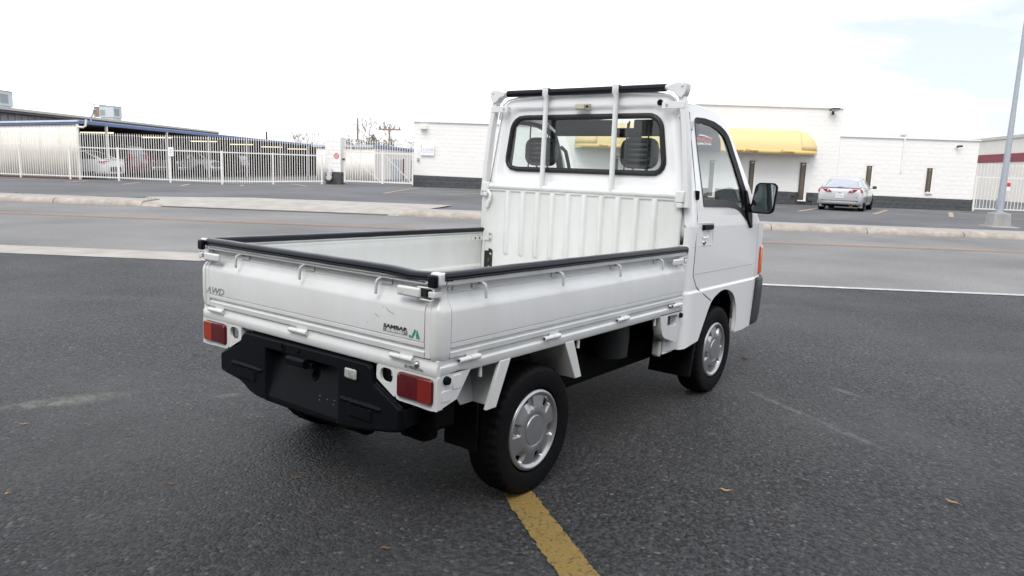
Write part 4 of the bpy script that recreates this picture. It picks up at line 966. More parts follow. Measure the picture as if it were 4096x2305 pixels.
# solid core with a joint-coloured face, blocks set proud of it
g = G()
for s0, s1, zt in SECT: g.box(s0+.002, s1-.002, .06, 14, -.2, zt)
for i, (s0, s1, zt) in enumerate(SECT):
    # split the core front around the windows by recessing nothing: the windows stand in shallow reveals of the block face
    make('wall', G().box(s0+.003, s1-.003, .055, 14, -.2, zt-.02), 'mortar_white', SB, smooth=0)
    make('coping', G().box(s0-.02, s1+.02, -.03, 14.05, zt-.03, zt+.035), 'white_block', SB, bevel=.01)
def blocked(s0, s1, z0, z1):
    return any(s1 > a-.06 and s0 < b+.06 and z1 > c-.06 and z0 < d+.06 for a, b, c, d in WINS)
bmeshes = []
def block_geo(L, H, rnd):
    g = G(); nx, nz = 4, 2
    def fn(u, v):
        e = 0 if u in (0, 1) or v in (0, 1) else 1
        return (u*L, -(.004+e*rnd.uniform(.003, .012)), v*H)
    g.grid(fn, nx, nz)
    g.box(.001, L-.001, -.002, .058, .001, H-.001); return g
rnd = random.Random(3)
for k in range(6):
    me_o = make('block', block_geo(.392, .186, rnd), 'dark_block', None, smooth=0); bmeshes.append(me_o.data); bpy.data.objects.remove(me_o)
# charcoal base: every block a part
def clampL(a, b): return b-a
cnt = 0
for r_ in range(3):
    s = -6.52-(.2 if r_ % 2 else 0)
    while s < 20.16-.05:
        a, b = max(s, -6.52), min(s+.40, 20.16)
        zt = band_z((a+b)/2)-.196*r_; z0 = zt-.196
        if zt > base_z((a+b)/2)-.02 and not blocked(a, b, z0, zt) and b-a > .08:
            o = bpy.data.objects.new('block', bmeshes[rnd.randrange(6)]); COL.objects.link(o); o.parent = SB
            o.location = (a+.002, 0, z0+.003); o.scale = ((b-a-.004)/.392, 1, 1.02); cnt += 1
        s += .40
g = G(); g.grid(lambda u, v: (-6.515+u*26.67, .045, -.1+v*(band_z(-6.515+u*26.67)+.1)), 40, 1); make('base_course_joint', g, 'mortar_dark', SB, smooth=0)
# white courses above, joined as one part
g = G(); rows_ = 22
for s0, s1, zt in SECT:
    nr = round((zt-.75)/.2)
    for r_ in range(nr):
        s = s0-(.2 if r_ % 2 else 0)
        while s < s1-.03:
            a, b = max(s, s0), min(s+.40, s1)
            if b-a > .06:
                bz = band_z((a+b)/2); h = (zt-.03-bz)/nr; z0 = bz+r_*h; z1 = z0+h
                if not blocked(a, b, z0, z1):
                    d = [rnd.uniform(.0, .004) for _ in range(4)]; m = (a+b)/2
                    g.add([(a+.004, .06, z0+.004), (b-.004, .06, z0+.004), (b-.004, .06, z1-.004), (a+.004, .06, z1-.004),
                           (a+.005, .048, z0+.005), (b-.005, .048, z0+.005), (b-.005, .048, z1-.005), (a+.005, .048, z1-.005),
                           (m-.07+rnd.uniform(-.04, .04), -d[0]+.047, (z0+z1)/2+rnd.uniform(-.03, .03)), (m+.07+rnd.uniform(-.04, .04), -d[1]+.047, (z0+z1)/2+rnd.uniform(-.03, .03))],
                          [(0, 1, 5, 4), (1, 2, 6, 5), (2, 3, 7, 6), (3, 0, 4, 7), (4, 5, 9, 8), (5, 6, 9), (6, 7, 8, 9), (7, 4, 8)])
            s += .40
o = make('white_courses', g, 'white_block', SB, smooth=0); o['kind'] = 'stuff'
for a, b, c, d in WINS:
    wd = make('window', G().box(a+.015, b-.09, .02, .05, c+.05, d-.04), 'bronze_glass', SB, smooth=0)
    make('window_frame', G().box(a-.04, a+.015, -.012, .058, c-.03, d+.04).box(b-.09, b-.075, -.012, .058, c, d+.04), 'bronze', wd)
    make('reveal', G().box(b-.075, b+.05, -.020, .058, c-.05, d+.06), 'window_trim', wd, bevel=.004)
    make('sill', G().box(a-.05, b+.05, -.045, .058, c-.07, c-.01), 'window_trim', wd, bevel=.004); make('lintel', G().box(a-.05, b+.05, -.018, .058, d+.03, d+.07), 'bronze', wd)
# awning: barrel with rounded ends, panel by panel, and a black dome in the middle
AW = [(.0, 3.59), (-.22, 3.56), (-.45, 3.47), (-.68, 3.31), (-.86, 3.10), (-.97, 2.86), (-1.0, 2.64)]
aw = rthing('shop_awning', 'yellow fabric barrel awning with brown lettering over the shop windows', 'awning', 0, 36.0, 0)
edges_ = [1.25+1.0]+[1.25+1.0+.6267*i for i in range(1, 16)]
cuts = [2.26+.6253*i for i in range(16)]
for a, b in zip(cuts, cuts[1:]):
    make('awning_panel', G().loft([[(a, y, z) for y, z in AW], [(b, y, z) for y, z in AW]], False, False), 'awning_yellow', aw, smooth=40)
    make('awning_seam', G().tube([(b, y*1.001, z) for y, z in AW], .0025, 5), 'awning_yellow', aw)
for sgn, s0 in ((1, cuts[-1]), (-1, cuts[0])):
    rows = []
    for i in range(9):
        t = R(90*i/8); rows.append([(s0+sgn*(.012+.99*math.sin(t)*abs(y)/1.0*1.0), y*math.cos(t), z) for y, z in AW])
    make('awning_end', G().loft(rows, False, False), 'awning_yellow', aw, smooth=60, solid=.008)
P = [(cuts[0]-1.0, 0)]+[(cuts[0]-1.0*math.cos(R(15*i)), -1.0*math.sin(R(15*i))) for i in range(1, 7)]+[(cuts[-1]+1.0*math.sin(R(15*i)), -1.0*math.cos(R(15*i))) for i in range(0, 7)]
make('valance', G().loft([[(x, y*1.003, 2.642) for x, y in P], [(x, y*1.004, 2.462) for x, y in P]], False, False), 'awning_edge', aw, solid=.01)
make('awning_frame', G().tube([(x, y*.97, 2.47) for x, y in P], .02, 6), 'window_trim', aw)
text('lettering', 'Dents', .175, 'sign_brown', aw, frame((2.36, -1.035, 2.50), (1, 0, 0), (0, 0, 1)), depth=.003, width=.40)
text('lettering', 'Minor Dings', .175, 'sign_brown', aw, frame((8.36, -1.035, 2.50), (1, 0, 0), (0, 0, 1)), depth=.003, width=1.30)
text('lettering', 'Creases', .175, 'sign_brown', aw, frame((10.70, -1.035, 2.50), (1, 0, 0), (0, 0, 1)), depth=.003, width=.60)
DM = [(-.98, 2.46)]+[(-.98*math.cos(R(a)), 2.75+.92*math.sin(R(a))) for a in range(0, 181, 15)]+[(.98, 2.46)]
dm = rthing('dome_sign', 'black arched canopy sign with a red and white logo in the awning middle', 'sign', 6.95, 36.0, 0)
make('canopy', G().prism(DM, 'y', -1.09, .0), 'awning_black', dm, smooth=40)
make('swoosh', G().tube([(-.55+.11*i, -1.095, 3.03+.14*math.sin(i/10*math.pi)) for i in range(11)], [.006, .012, .02, .026, .03, .03, .03, .026, .02, .012, .006], 6), 'sign_white', dm)
text('logo_word', 'DINGS', .30, 'sign_red', dm, frame((-.50, -1.098, 2.88), (1, 0, 0), (0, 0, 1)), depth=.003, width=1.08, shear=.25, bold=.006)
text('logo_word', 'DENT REMOVAL', .14, 'sign_white', dm, frame((-.62, -1.098, 2.74), (1, 0, 0), (0, 0, 1)), depth=.003, width=1.18, shear=.2, bold=.003)
# fittings on the shop wall, each a thing of its own
def wallbox(name, label, cat, s, z): return rthing(name, label, cat, s, 36.0, z)
t_ = wallbox('wall_lamp', 'white box wall lamp near the top of the shop wall above the small sign', 'wall lamp', -6.02, 3.17)
make('lamp_body', G().prism([(-.20, .10), (-.20, -.09), (-.02, -.09), (-.02, .10)], 'x', -.16, .16), 'white_steel', t_, bevel=.01); make('lamp_lens', G().box(-.13, .13, -.18, -.03, -.105, -.091), 'sign_grey', t_)
t_ = wallbox('training_sign', 'white square sign reading I-CAR on the shop wall', 'sign', -5.835, 1.84)
make('board', G().box(-.335, .335, -.05, -.026, 0, .54), 'sign_white', t_, bevel=.004)
text('sign_word', 'I-CAR', .19, 'sign_grey', t_, frame((-.22, -.052, .21), (1, 0, 0), (0, 0, 1)), depth=.002, width=.50)
make('sign_arrow', G().box(-.298, -.283, -.053, -.048, .15, .46).box(-.283, .27, -.053, -.048, .15, .166).prism([(-.325, .44), (-.256, .44), (-.2905, .50)], 'y', -.053, -.048), 'sign_grey', t_)
t_ = wallbox('alarm_box', 'small dark grey box on the white shop wall below the I-CAR sign', 'box', -6.28, 1.56); make('cover', G().box(-.045, .045, -.07, .0, 0, .12), 'dark_metal', t_, bevel=.01); make('face', G().box(-.03, .03, -.076, -.068, .03, .1), 'meter_grey', t_)
t_ = wallbox('flood_light', 'grey floodlight on the top right of the tall shop wall', 'floodlight', 13.24, 4.42)
make('bracket', G().box(-.05, .05, -.10, .0, -.06, .10), 'dark_metal', t_, bevel=.01); make('head', G().loft([[(x, -.08, .10), (x, -.42, .17), (x, -.44, .22), (x, -.08, .17)] for x in (-.19, .19)]), 'dark_metal', t_, bevel=.01); make('lens', G().loft([[(x, -.12, .098), (x, -.40, .156), (x, -.40, .162), (x, -.12, .11)] for x in (-.16, .16)]), 'meter_grey', t_)
t_ = wallbox('security_camera', 'small white security camera under the roof edge of the low shop wing', 'camera', 19.1, 3.06); make('mount', G().box(-.05, .05, -.06, 0, -.03, .05), 'white_steel', t_, bevel=.01); make('housing', G().tube([(-.02, -.05, .03), (.16, -.20, .06)], .045, 8), 'dark_metal', t_, smooth=50)
t_ = wallbox('roof_vent', 'squat metal vent cap on the roof edge of the low shop wing', 'vent', 16.68, 3.43); make('stack', G().lathe([(.10, 0), (.10, .1)], 'z', (0, .2, 0), 12), 'meter_grey', t_); make('cap', G().lathe([(.17, .1), (.17, .14), (.05, .19)], 'z', (0, .2, 0), 12), 'meter_grey', t_)
make('downpipe', G().box(16.66, 16.71, -.03, 0.03, 1.8, 3.38), 'white_block', SB)
# --- picket fences
def picket_mesh(h, w_=.026, tip=True):
    g = G(); a = w_/2
    g.box(-a, a, -.007, .007, 0, h-.17 if tip else h)
    if tip:
        g.loft([[(-.006, -.006, h-.17), (.006, -.006, h-.17), (.006, .006, h-.17), (-.006, .006, h-.17)], [(-.025, -.010, h-.12), (.025, -.010, h-.12), (.025, .010, h-.12), (-.025, .010, h-.12)], [(-.002, -.002, h), (.002, -.002, h), (.002, .002, h), (-.002, .002, h)]])
    return g
def fence(label, s0, s1, n0, step, top, rails, posts, group=None, foot=.08, name='picket_fence', cat='fence'):
    t = rthing(name, label, cat, s0, n0, 0, group=group); L = s1-s0
    meshes = {}
    k = int(L/step)
    for i in range(k+1):
        x = i*step; zb = lotz(s0+x, n0)+foot; h = round(top-zb, 2)
        if h not in meshes: meshes[h] = make('picket', picket_mesh(h), 'white_steel', t, smooth=0); o = meshes[h]
        else: o = clone(meshes[h], t)
        o.location = (x, 0, top-h)
    nseg = 8
    for zr, rel in rails:
        g = G(); ring = []
        for i in range(nseg+1):
            x = L*i/nseg; z = zr+(lotz(s0+x, n0) if rel else 0); ring.append([(x, .007, z-.025), (x, .045, z-.025), (x, .045, z+.025), (x, .007, z+.025)])
        make('rail', g.loft(ring), 'white_steel', t, smooth=0)
    for x in posts:
        zb = lotz(s0+x, n0)-.03; make('post', G().box(x-.033, x+.033, .0, .062, zb, top-.66), 'white_steel', t, smooth=0)
    return t
fence('long white steel picket fence with spear tips in front of the carport', -33.0, -10.50, 34.5, .1143, 2.36, ((.15, 1), (1.64, 0)), [33-27.7, 33-25.2, 33-22.75, 33-20.37, 33-17.86, 33-15.36, 33-12.9, 22.42])
fence('white steel picket fence in front of the cream warehouse with maroon stripe', 20.20, 27.5, 36.05, .16, 2.38, ((.12, 1), (1.73, 0)), [.05, 2.6, 5.1])
# parking sign on the fence
t_ = rthing('fence_sign', 'small pale notice fixed to the white picket fence', 'sign', -17.75, 34.44, 1.37); make('board', G().box(-.13, .13, -.012, 0, 0, .42), 'sign_white', t_)
for i in range(4): make('print_line', G().box(-.08, .08, -.014, -.012, .09+i*.07, .115+i*.07), 'sign_grey', t_)
t_ = rthing('fence_sign', 'red and white notice fixed to the fence behind the light pole', 'sign', 21.68, 35.98, 1.13); make('board', G().box(-.16, .10, -.012, 0, 0, .38), 'sign_white', t_); make('red_panel', G().box(-.15, .09, -.015, -.012, .19, .37), 'sign_red', t_)
# --- gate pillar, gas meter, gate
PB = rthing('gate_pillar', 'square white block pillar with charcoal foot beside the picket gate', 'pillar', -10.18, 35.0, 0)
zg = lotz(-10.2, 35)
make('footing', G().box(-.37, .37, 0, .75, zg-.1, .895), 'dark_block', PB, bevel=.02); make('shaft', G().box(-.375, .375, -.005, .76, .897, 2.50), 'mortar_white', PB); make('cap', G().box(-.38, .38, -.01, .765, 2.502, 2.54), 'white_block', PB)
for r_ in range(8):
    off = .18 if r_ % 2 else 0
    for a, b in ((-.375, -.17+off), (-.17+off, .375)):
        make('block', G().box(a+.006, b-.006, -.018, 0.0, .90+r_*.2+.006, .90+r_*.2+.194), 'white_block', PB, bevel=.008)
t_ = rthing('stop_sign', 'small red octagonal STOP sign on the gate pillar', 'sign', -10.01, 34.975, 1.665)
make('plate', G().prism([(.128*math.cos(R(22.5+45*i)), .128*math.sin(R(22.5+45*i))) for i in range(8)], 'y', -.012, .0), 'sign_red', t_, smooth=0)
text('word', 'STOP', .095, 'sign_white', t_, frame((0, -.0135, .0), (1, 0, 0), (0, 0, 1)), depth=.0008, align='CENTER', width=.19, bold=.002)
for i, w_ in enumerate((.2, .19, .14, .09)): make('small_print', G().box(-w_/2, w_/2, -.0135, -.012, -.03-i*.022, -.02-i*.022), 'sign_white', t_)
t_ = rthing('gas_meter', 'pale grey gas meter on pipes at the foot of the gate pillar', 'gas meter', -10.33, 34.86, zg)
make('body', G().lathe([(.05, -.09), (.13, -.08), (.14, 0), (.13, .08), (.05, .09)], 'y', (0, 0, .32), 18), 'meter_grey', t_, smooth=50); make('dial', G().box(-.09, .09, -.06, .06, .42, .60), 'meter_grey', t_, bevel=.02)
for x in (-.10, .10): make('pipe', G().tube([(x, 0, .45), (x*1.2, 0, .62), (x*1.2, .0, .72), (x, .08, .75)], .03, 8), 'meter_grey', t_, smooth=50)
make('riser', G().tube([(.25, .0, .0), (.25, 0, .30), (.12, 0, .34)], .03, 8), 'dark_metal', t_)
GT = rthing('picket_gate', 'pair of white picket gate leaves with diagonal braces between pillar and shop', 'gate', -9.66, 35.1, 0)
zs = .47
gp = {}
for i in range(28):
    x = .05+i*.1185
    if 13 < i < 14: continue
    top = 2.455; lean = .05 if i == 3 else 0
    if 'p' not in gp: gp['p'] = make('picket', picket_mesh(2.0), 'white_steel', GT, smooth=0); o = gp['p']
    else: o = clone(gp['p'], GT)
    o.location = (x, 0, top-2.0); o.rotation_euler = (0, -lean, 0)
for a, b in ((.0, 1.80), (1.86, 3.27)):
    for z in (.50, 1.86): make('rail', G().box(a, b, .007, .05, z-.03, z+.03), 'white_steel', GT, smooth=0)
    make('brace', G().tube([(a+.03, .03, 1.80), (b-.05, .03, .52)], .018, 4), 'white_steel', GT); make('stile', G().box(a-.03, a+.02, -.01, .05, .42, 1.95), 'white_steel', GT, smooth=0); make('stile', G().box(b-.02, b+.03, -.01, .05, .42, 1.95), 'white_steel', GT, smooth=0)
make('gate_latch', G().box(-.10, .02, -.04, .05, 1.46, 1.56), 'rust', GT, bevel=.01)
# --- carport on the left with cream end wall
CP = rthing('carport', 'long open carport with cream ribbed end wall and blue roof edge', 'carport', -22.42, 34.72, 0)
def ribbed(x0, x1, y, z0f, z1f, pitch, depth=.035, sgn=-1):
    g = G(); P = []; x = x0
    while x < x1:
        for dx, d in ((0, 0), (pitch*.72, 0), (pitch*.80, depth), (pitch*.92, depth)):
            if x+dx <= x1: P.append((x+dx, d))
        x += pitch
    P.append((x1, 0)); g.loft([[(a, y+sgn*d, z0f(a)) for a, d in P], [(a, y+sgn*d, z1f(a)) for a, d in P]], False, False); return g
# end wall panels (each about a metre wide)
roofL = lambda a: 2.72-.022*(-a)*2.2
for i in range(11):
    x1 = -i*.96; x0 = x1-.955
    make('wall_panel', ribbed(x0, x1, .06, lambda a: .10, roofL, .19, .012), 'cream_metal', CP, smooth=20, solid=.004)
make('end_trim', G().box(-.05, .03, -.0, .10, .06, 2.74), 'cream_metal', CP); make('base_angle', G().box(-10.5, 0, .03, .10, .08, .16), 'rust', CP)
g = G(); g.loft([[(a, y, roofL(a)+z) for y, z in ((-.02, .015), (-.02, .11), (.12, .11), (.12, .015))] for a in (.05, -5, -10.5)]); make('fascia', g, 'blue_trim', CP, smooth=0)
g = G(); g.loft([[(a, y, roofL(a)+z) for y, z in ((-.06, .112), (-.03, .20), (.12, .21), (.12, .112))] for a in (.05, -5, -10.5)]); make('gutter_flashing', g, 'blue_trim_light', CP, smooth=0)
def side(n): return .045*n
g = G(); g.loft([[(side(n)+x, n, z) for x, z in ((.02, 2.74), (.07, 2.76), (.07, 2.90), (.0, 2.93), (-.10, 2.90), (-.10, 2.74))] for n in (.12, 12, 24, 36, 46)]); make('fascia', g, 'blue_trim', CP, smooth=0)
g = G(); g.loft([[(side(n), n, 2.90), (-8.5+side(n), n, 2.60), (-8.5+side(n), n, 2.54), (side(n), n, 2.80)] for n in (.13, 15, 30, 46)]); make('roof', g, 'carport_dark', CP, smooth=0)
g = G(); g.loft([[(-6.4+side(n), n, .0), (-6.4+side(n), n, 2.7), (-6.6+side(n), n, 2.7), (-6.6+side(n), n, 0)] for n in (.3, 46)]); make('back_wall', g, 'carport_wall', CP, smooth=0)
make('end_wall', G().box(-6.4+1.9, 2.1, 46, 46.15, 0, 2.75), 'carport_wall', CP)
for n in (2.2, 7.7, 12.5, 18, 24, 30, 36, 42): make('post', G().box(side(n)-.05, side(n)+.05, n-.05, n+.05, .05, 2.78), 'white_steel', CP, smooth=0)
for n in (3.3, 8.8, 14.3, 19.8, 25.3, 30.8):
    make('light_tube', G().tube([(-2.1+side(n), n, 2.44), (-.35+side(n), n, 2.47)], .035, 6), 'tube_light', CP)
make('downpipe', G().tube([(.04, .02, 2.60), (.30, .0, 2.58), (.42, .02, 2.66), (.44, .05, 2.95)], .05, 8), 'white_steel', CP, smooth=50)
# service mast on the carport corner
t_ = rthing('service_mast', 'grey electric service mast with lamp above the blue carport edge', 'mast', -21.95, 35.1, 2.95)
make('pipe', G().tube([(.0, 0, -.06), (.0, 0, .12), (.10, 0, .25), (.16, 0, .45)], .035, 8), 'galvanised', t_); make('drop_wire', G().tube([(.12, .0, .38), (-11.0, 18.0, 1.3), (-22.6, 36.8, 2.6)], .03, 5), 'dark_metal', t_); make('lamp', G().lathe([(.02, .0), (.09, .05), (.05, .09)], 'z', (.22, 0, .42), 10), 'galvanised', t_)
# --- big warehouse behind
WH = rthing('warehouse', 'long grey ribbed metal warehouse with pale roof behind the carport', 'warehouse', 0, 0, 0)
EV = lambda n: -41.3+(n-56)*.03
g = G(); P = [];
g.loft([[(EV(n), n, z) for z in (0, 4.2)] for n in (40, 88)], False, False)
make('wall', g, 'grey_metal', WH, smooth=0)
for i in range(60):
    n = 44+i*.73; make('wall_rib', G().box(EV(n)+.0, EV(n)+.05, n-.05, n+.05, 0, 4.2), 'grey_metal', WH, smooth=0)
g = G(); g.loft([[(EV(n)+.9, n, 4.39), (EV(n)+.95, n, 4.22), (EV(n)+.0, n, 4.20), (EV(n)+.0, n, 4.39)] for n in (38, 88)]); make('eave', g, 'dark_fascia', WH, smooth=0)
g = G(); g.loft([[(EV(n)+.98, n, 4.395), (EV(n)+.98, n, 4.58), (EV(n)-10, n, 4.80), (EV(n)-10, n, 4.395)] for n in (38, 88)]); make('roof', g, 'roof_grey', WH, smooth=0)
make('downpipe', G().box(EV(66.0)+.05, EV(66)+.35, 65.8, 66.1, 0, 4.4), 'dark_fascia', WH)
# roof air units
def hvac(s, n, z, k, lab):
    t = rthing('air_unit', lab, 'air conditioner', s, n, z)
    make('curb', G().box(-.9*k, .9*k, -.9*k, .9*k, 0, .5*k), 'hvac', t); make('cabinet', G().box(-1.0*k, 1.0*k, -1.0*k, 1.0*k, .52*k, 2.0*k), 'hvac', t, bevel=.03)
    make('grille', G().box(-.85*k, -.2*k, -1.03*k, -1.0*k, .75*k, 1.5*k), 'hvac_dark', t); make('lid', G().box(-1.05*k, 1.05*k, -1.05*k, 1.05*k, 2.0*k, 2.06*k), 'hvac_dark', t); make('side_grille', G().box(1.0*k, 1.03*k, -.8*k, .3*k, .8*k, 1.7*k), 'hvac_dark', t)
    return t
hvac(-43.0, 72.0, 4.58, .72, 'boxy grey rooftop air unit beside the antenna mast on the warehouse roof')
hvac(-45.4, 60.0, 4.60, .80, 'tall stacked grey rooftop air unit at the near end of the warehouse roof')
t_ = rthing('antenna_mast', 'thin rooftop antenna frame beside the grey air unit', 'antenna', -44.5, 72.0, 4.6)
make('pole', G().box(-.25, -.13, -.05, .05, 0, 1.6), 'white_steel', t_); make('crossbar', G().tube([(-.6, 0, 1.62), (1.0, 0, 1.52)], .03, 5), 'dark_metal', t_); make('panel', G().box(-.1, .35, -.06, .06, .4, 1.4), 'pole_wood', t_)
for x, z in ((-.6, 1.62), (-.15, 1.6), (1.0, 1.52)): make('rod', G().tube([(x, 0, z), (x, 0, z+.35)], .03, 5), 'dark_metal', t_)
# --- storage shed behind the gate
SH = rthing('storage_shed', 'cream ribbed metal shed with blue roof edge behind the picket gate', 'shed', -11.7, 50, 0)
for i in range(4): make('wall_panel', ribbed(-4-0+i*1.0, -3.005+i*1.0, 0, lambda a: .0, lambda a: 2.40+.02*a, .25, .012), 'cream_metal', SH, smooth=20, solid=.004)
make('corner_trim', G().box(-.03, .05, -.06, .05, 0, 2.42), 'cream_metal', SH)
sd2 = lambda n: .06+.12*n
for i in range(8):
    a, b = i*3.0, i*3.0+2.99
    g = G(); g.loft([[(sd2(n), n, z) for z in (0, 2.42)] for n in (a, b)], False, False); make('wall_panel', g, 'grey_metal' if False else 'cream_metal', SH, smooth=0, solid=.01)
for n in (4.5, 9.2, 15.5):
    d = make('door', G().loft([[(sd2(q)+.02, q, z) for z in (.05, 1.75)] for q in (n-1.2, n+1.2)], False, False), 'hvac', SH, smooth=0, solid=.02); make('jamb', G().loft([[(sd2(q)+.05, q, z) for z in (0, 1.82)] for q in (n+1.3, n+1.75)], False, False), 'maroon', d, smooth=0, solid=.03)
g = G(); g.loft([[(a, -.12, 2.44+.02*a), (a, -.12, 2.60+.02*a), (a, .1, 2.62+.02*a), (a, .1, 2.44+.02*a)] for a in (-4.2, .1)]); make('fascia', g, 'blue_trim_light', SH, smooth=0)
g = G(); g.loft([[(sd2(n)+.12, n, 2.44), (sd2(n)+.14, n, 2.62), (sd2(n)-.1, n, 2.66), (sd2(n)-.1, n, 2.44)] for n in (-.12, 24)]); make('fascia', g, 'blue_trim', SH, smooth=0)
g = G(); g.loft([[(-4.2, n, 2.50), (sd2(n), n, 2.64), (sd2(n), n, 2.58), (-4.2, n, 2.44)] for n in (0, 24)]); make('roof', g, 'roof_grey', SH, smooth=0)
# --- cream warehouse on the right
WR = rthing('cream_warehouse', 'big cream metal warehouse with a maroon stripe behind the right-hand fence', 'warehouse', 37.8, 50, 0)
sl2 = lambda n: (n-8)*.12
g = G(); g.loft([[(sl2(n), n, z) for z in (0, 5.4)] for n in (-30, 45)], False, False); make('wall', g, 'cream_metal', WR, smooth=0, solid=.1)
g = G(); g.loft([[(sl2(n)-.16, n, z) for z in (3.38, 4.08)] for n in (-30, 45)], False, False); make('stripe', g, 'maroon', WR, smooth=0, solid=.025)
g = G(); g.loft([[(sl2(n)-.25, n, 5.30), (sl2(n)-.25, n, 5.55), (sl2(n)+8, n, 6.3), (sl2(n)+8, n, 5.6)] for n in (-30, 45)]); make('roof', g, 'roof_grey', WR, smooth=0)
make('far_end', G().box(sl2(45), sl2(45)+16, 45, 45.2, 0, 5.6), 'cream_metal', WR)
# --- light pole on a concrete pedestal
LP = rthing('light_pole', 'galvanised steel light pole on a tapered concrete pedestal by the kerb', 'light pole', 13.35, 22.4, lotz(13.35, 22.4))
make('pedestal', G().loft([[(-.27, -.25, -.05), (.27, -.25, -.05), (.27, .27, -.05), (-.27, .27, -.05)], [(-.225, -.21, .42), (.225, -.21, .42), (.225, .23, .42), (-.225, .23, .42)]]), 'sidewalk_concrete', LP, bevel=.03)
make('base_slab', G().prism([(-.40, -.40), (.38, -.42), (.42, .36), (-.38, .34)], 'z', -.06, .035), 'concrete', LP, bevel=.01)
make('shaft', G().loft([[(r*math.cos(2*math.pi*k/16), r*math.sin(2*math.pi*k/16), z) for k in range(16)] for r, z in ((.098, .40), (.090, 1.5), (.062, 4.0), (.05, 9.0))]), 'galvanised', LP, smooth=50)
make('base_flange', G().box(-.13, .13, -.13, .13, .42, .445), 'galvanised', LP, bevel=.01); make('hand_hole', G().box(-.115, -.085, -.05, .05, .55, .85), 'galvanised', LP, bevel=.01)
make('lamp_arm', G().tube([(0, 0, 8.9), (.3, -.4, 9.2), (.8, -1.1, 9.3)], .035, 8), 'galvanised', LP); make('lamp_head', G().box(.6, 1.1, -1.5, -.9, 9.22, 9.34), 'galvanised', LP, bevel=.03)
# --- bare trees, an evergreen screen and utility poles behind
def bare_tree(s, n, h, seed, label, spread=.55):
    rn = random.Random(seed); t = rthing('bare_tree', label, 'tree', s, n, 0, group=None)
    g = G(); tw = G()
    def grow(p, d, l, r, lev):
        steps = 3; P = [p]; rr = [r]; q = p.copy(); dd = d.copy()
        for i in range(steps):
            dd = (dd+Vector((rn.gauss(0, .12), rn.gauss(0, .12), rn.gauss(.04, .08)))).normalized(); q = q+dd*l/steps; P.append(q.copy()); rr.append(r*(1-.45*(i+1)/steps))
        (g if lev < 2 else tw).tube(P, rr, 5 if lev < 2 else 3)
        if lev >= 5: return
        for k in range(rn.choice((2, 3, 3)) if lev else 5):
            a = rn.uniform(0, 6.283); v = Vector((math.cos(a), math.sin(a), rn.uniform(-.05, .7))).normalized()
            b = P[-1] if k < 2 else P[rn.randrange(1, len(P))]
            grow(b.copy(), (dd*(1-spread)+v*spread).normalized(), l*rn.uniform(.58, .82), max(.024, rr[-1]*.76), lev+1)
    grow(Vector((0, 0, 0)), Vector((0, 0, 1)), h*.30, h*.034, 0)
    make('trunk', g, 'bark', t, smooth=60); o = make('crown', tw, 'bark', t, smooth=0, fix=False); o['kind'] = 'stuff'
    return t
bare_tree(-28.3, 88, 6.2, 1, 'low bare tree showing over the far end of the blue carport edge')
bare_tree(-24.0, 92, 6.3, 2, 'bare tree just left of the gate pillar top')
bare_tree(-20.6, 86, 6.8, 3, 'broad bare tree directly behind the gate pillar')
bare_tree(-18.6, 80, 8.2, 4, 'tallest bare tree beside the brown pole behind the shed')
bare_tree(-12.6, 78, 6.2, 5, 'bare tree behind the shed roof right of the cross-arm pole')
bare_tree(-9.4, 82, 5.8, 6, 'small bare tree at the left edge of the white shop wall')
bare_tree(-6.0, 110, 9.5, 8, 'faint bare tree top rising above the shop roof')
def bush(s, n, rx, h, seed, label):
    rn = random.Random(seed); t = rthing('evergreen_bush', label, 'bush', s, n, 0); g = G()
    for i in range(2600):
        a = rn.uniform(0, 6.283); rr = rn.random()**.5; z = rn.random(); k = (1-.5*z)*(.75+.25*math.sin(a*3+seed)); p = Vector((rx*rr*k*math.cos(a), .8*rr*k*math.sin(a), h*z*(.8+.2*math.sin(a*2+seed*2)))); sz = rn.uniform(.06, .13)
        u = Vector((rn.gauss(0, 1), rn.gauss(0, 1), rn.gauss(0, 1))).normalized(); v = u.orthogonal().normalized()
        g.add([p-u*sz, p+v*sz*.6, p+u*sz, p-v*sz*.6], [(0, 1, 2, 3)])
    o = make('foliage', g, 'ever_green', t, smooth=0, fix=False); o['kind'] = 'stuff'
    make('stem', G().tube([(0, 0, 0), (0, 0, h*.6)], [.08, .03], 6), 'bark', t); return t
for s, n, rx, h, k, lb in ((-19.9, 76, 2.2, 4.0, 1, 'dark evergreen bush just right of the gate pillar, behind the shed'), (-18.0, 76, 2.3, 4.4, 2, 'tallest evergreen bush, below the brown utility pole'), (-16.3, 76, 2.0, 3.9, 3, 'narrow evergreen bush left of the cross-arm pole'), (-11.2, 76, 2.4, 3.6, 4, 'low evergreen bush under the bare tree behind the shed roof'), (-8.9, 76, 2.2, 3.8, 5, 'evergreen bush against the edge of the white shop wall')):
    bush(s, n, rx, h, k, lb)
def upole(s, n, h, m, label, arm=True, r=.12):
    t = rthing('utility_pole', label, 'utility pole', s, n, 0); make('mast', G().tube([(0, 0, 0), (0, 0, h)], [r, r*.8], 8), m, t)
    if arm:
        make('crossarm', G().box(-1.1, 1.1, -.06, .06, h-.35, h-.2), m, t)
        for x in (-.95, -.45, .45, .95): make('insulator', G().lathe([(.05, 0), (.07, .12), (.03, .2)], 'z', (x, 0, h-.2), 6), 'dark_metal', t)
    return t
upole(-15.4, 72, 5.0, 'pole_wood', 'thin utility pole with a cross-arm behind the shed'); upole(-18.0, 70, 5.6, 'pole_wood', 'thick brown wooden utility pole among the bare trees', False, .10)
upole(-27.5, 72, 4.15, 'dark_metal', 'short dark post rising above the carport roof', False, .1)
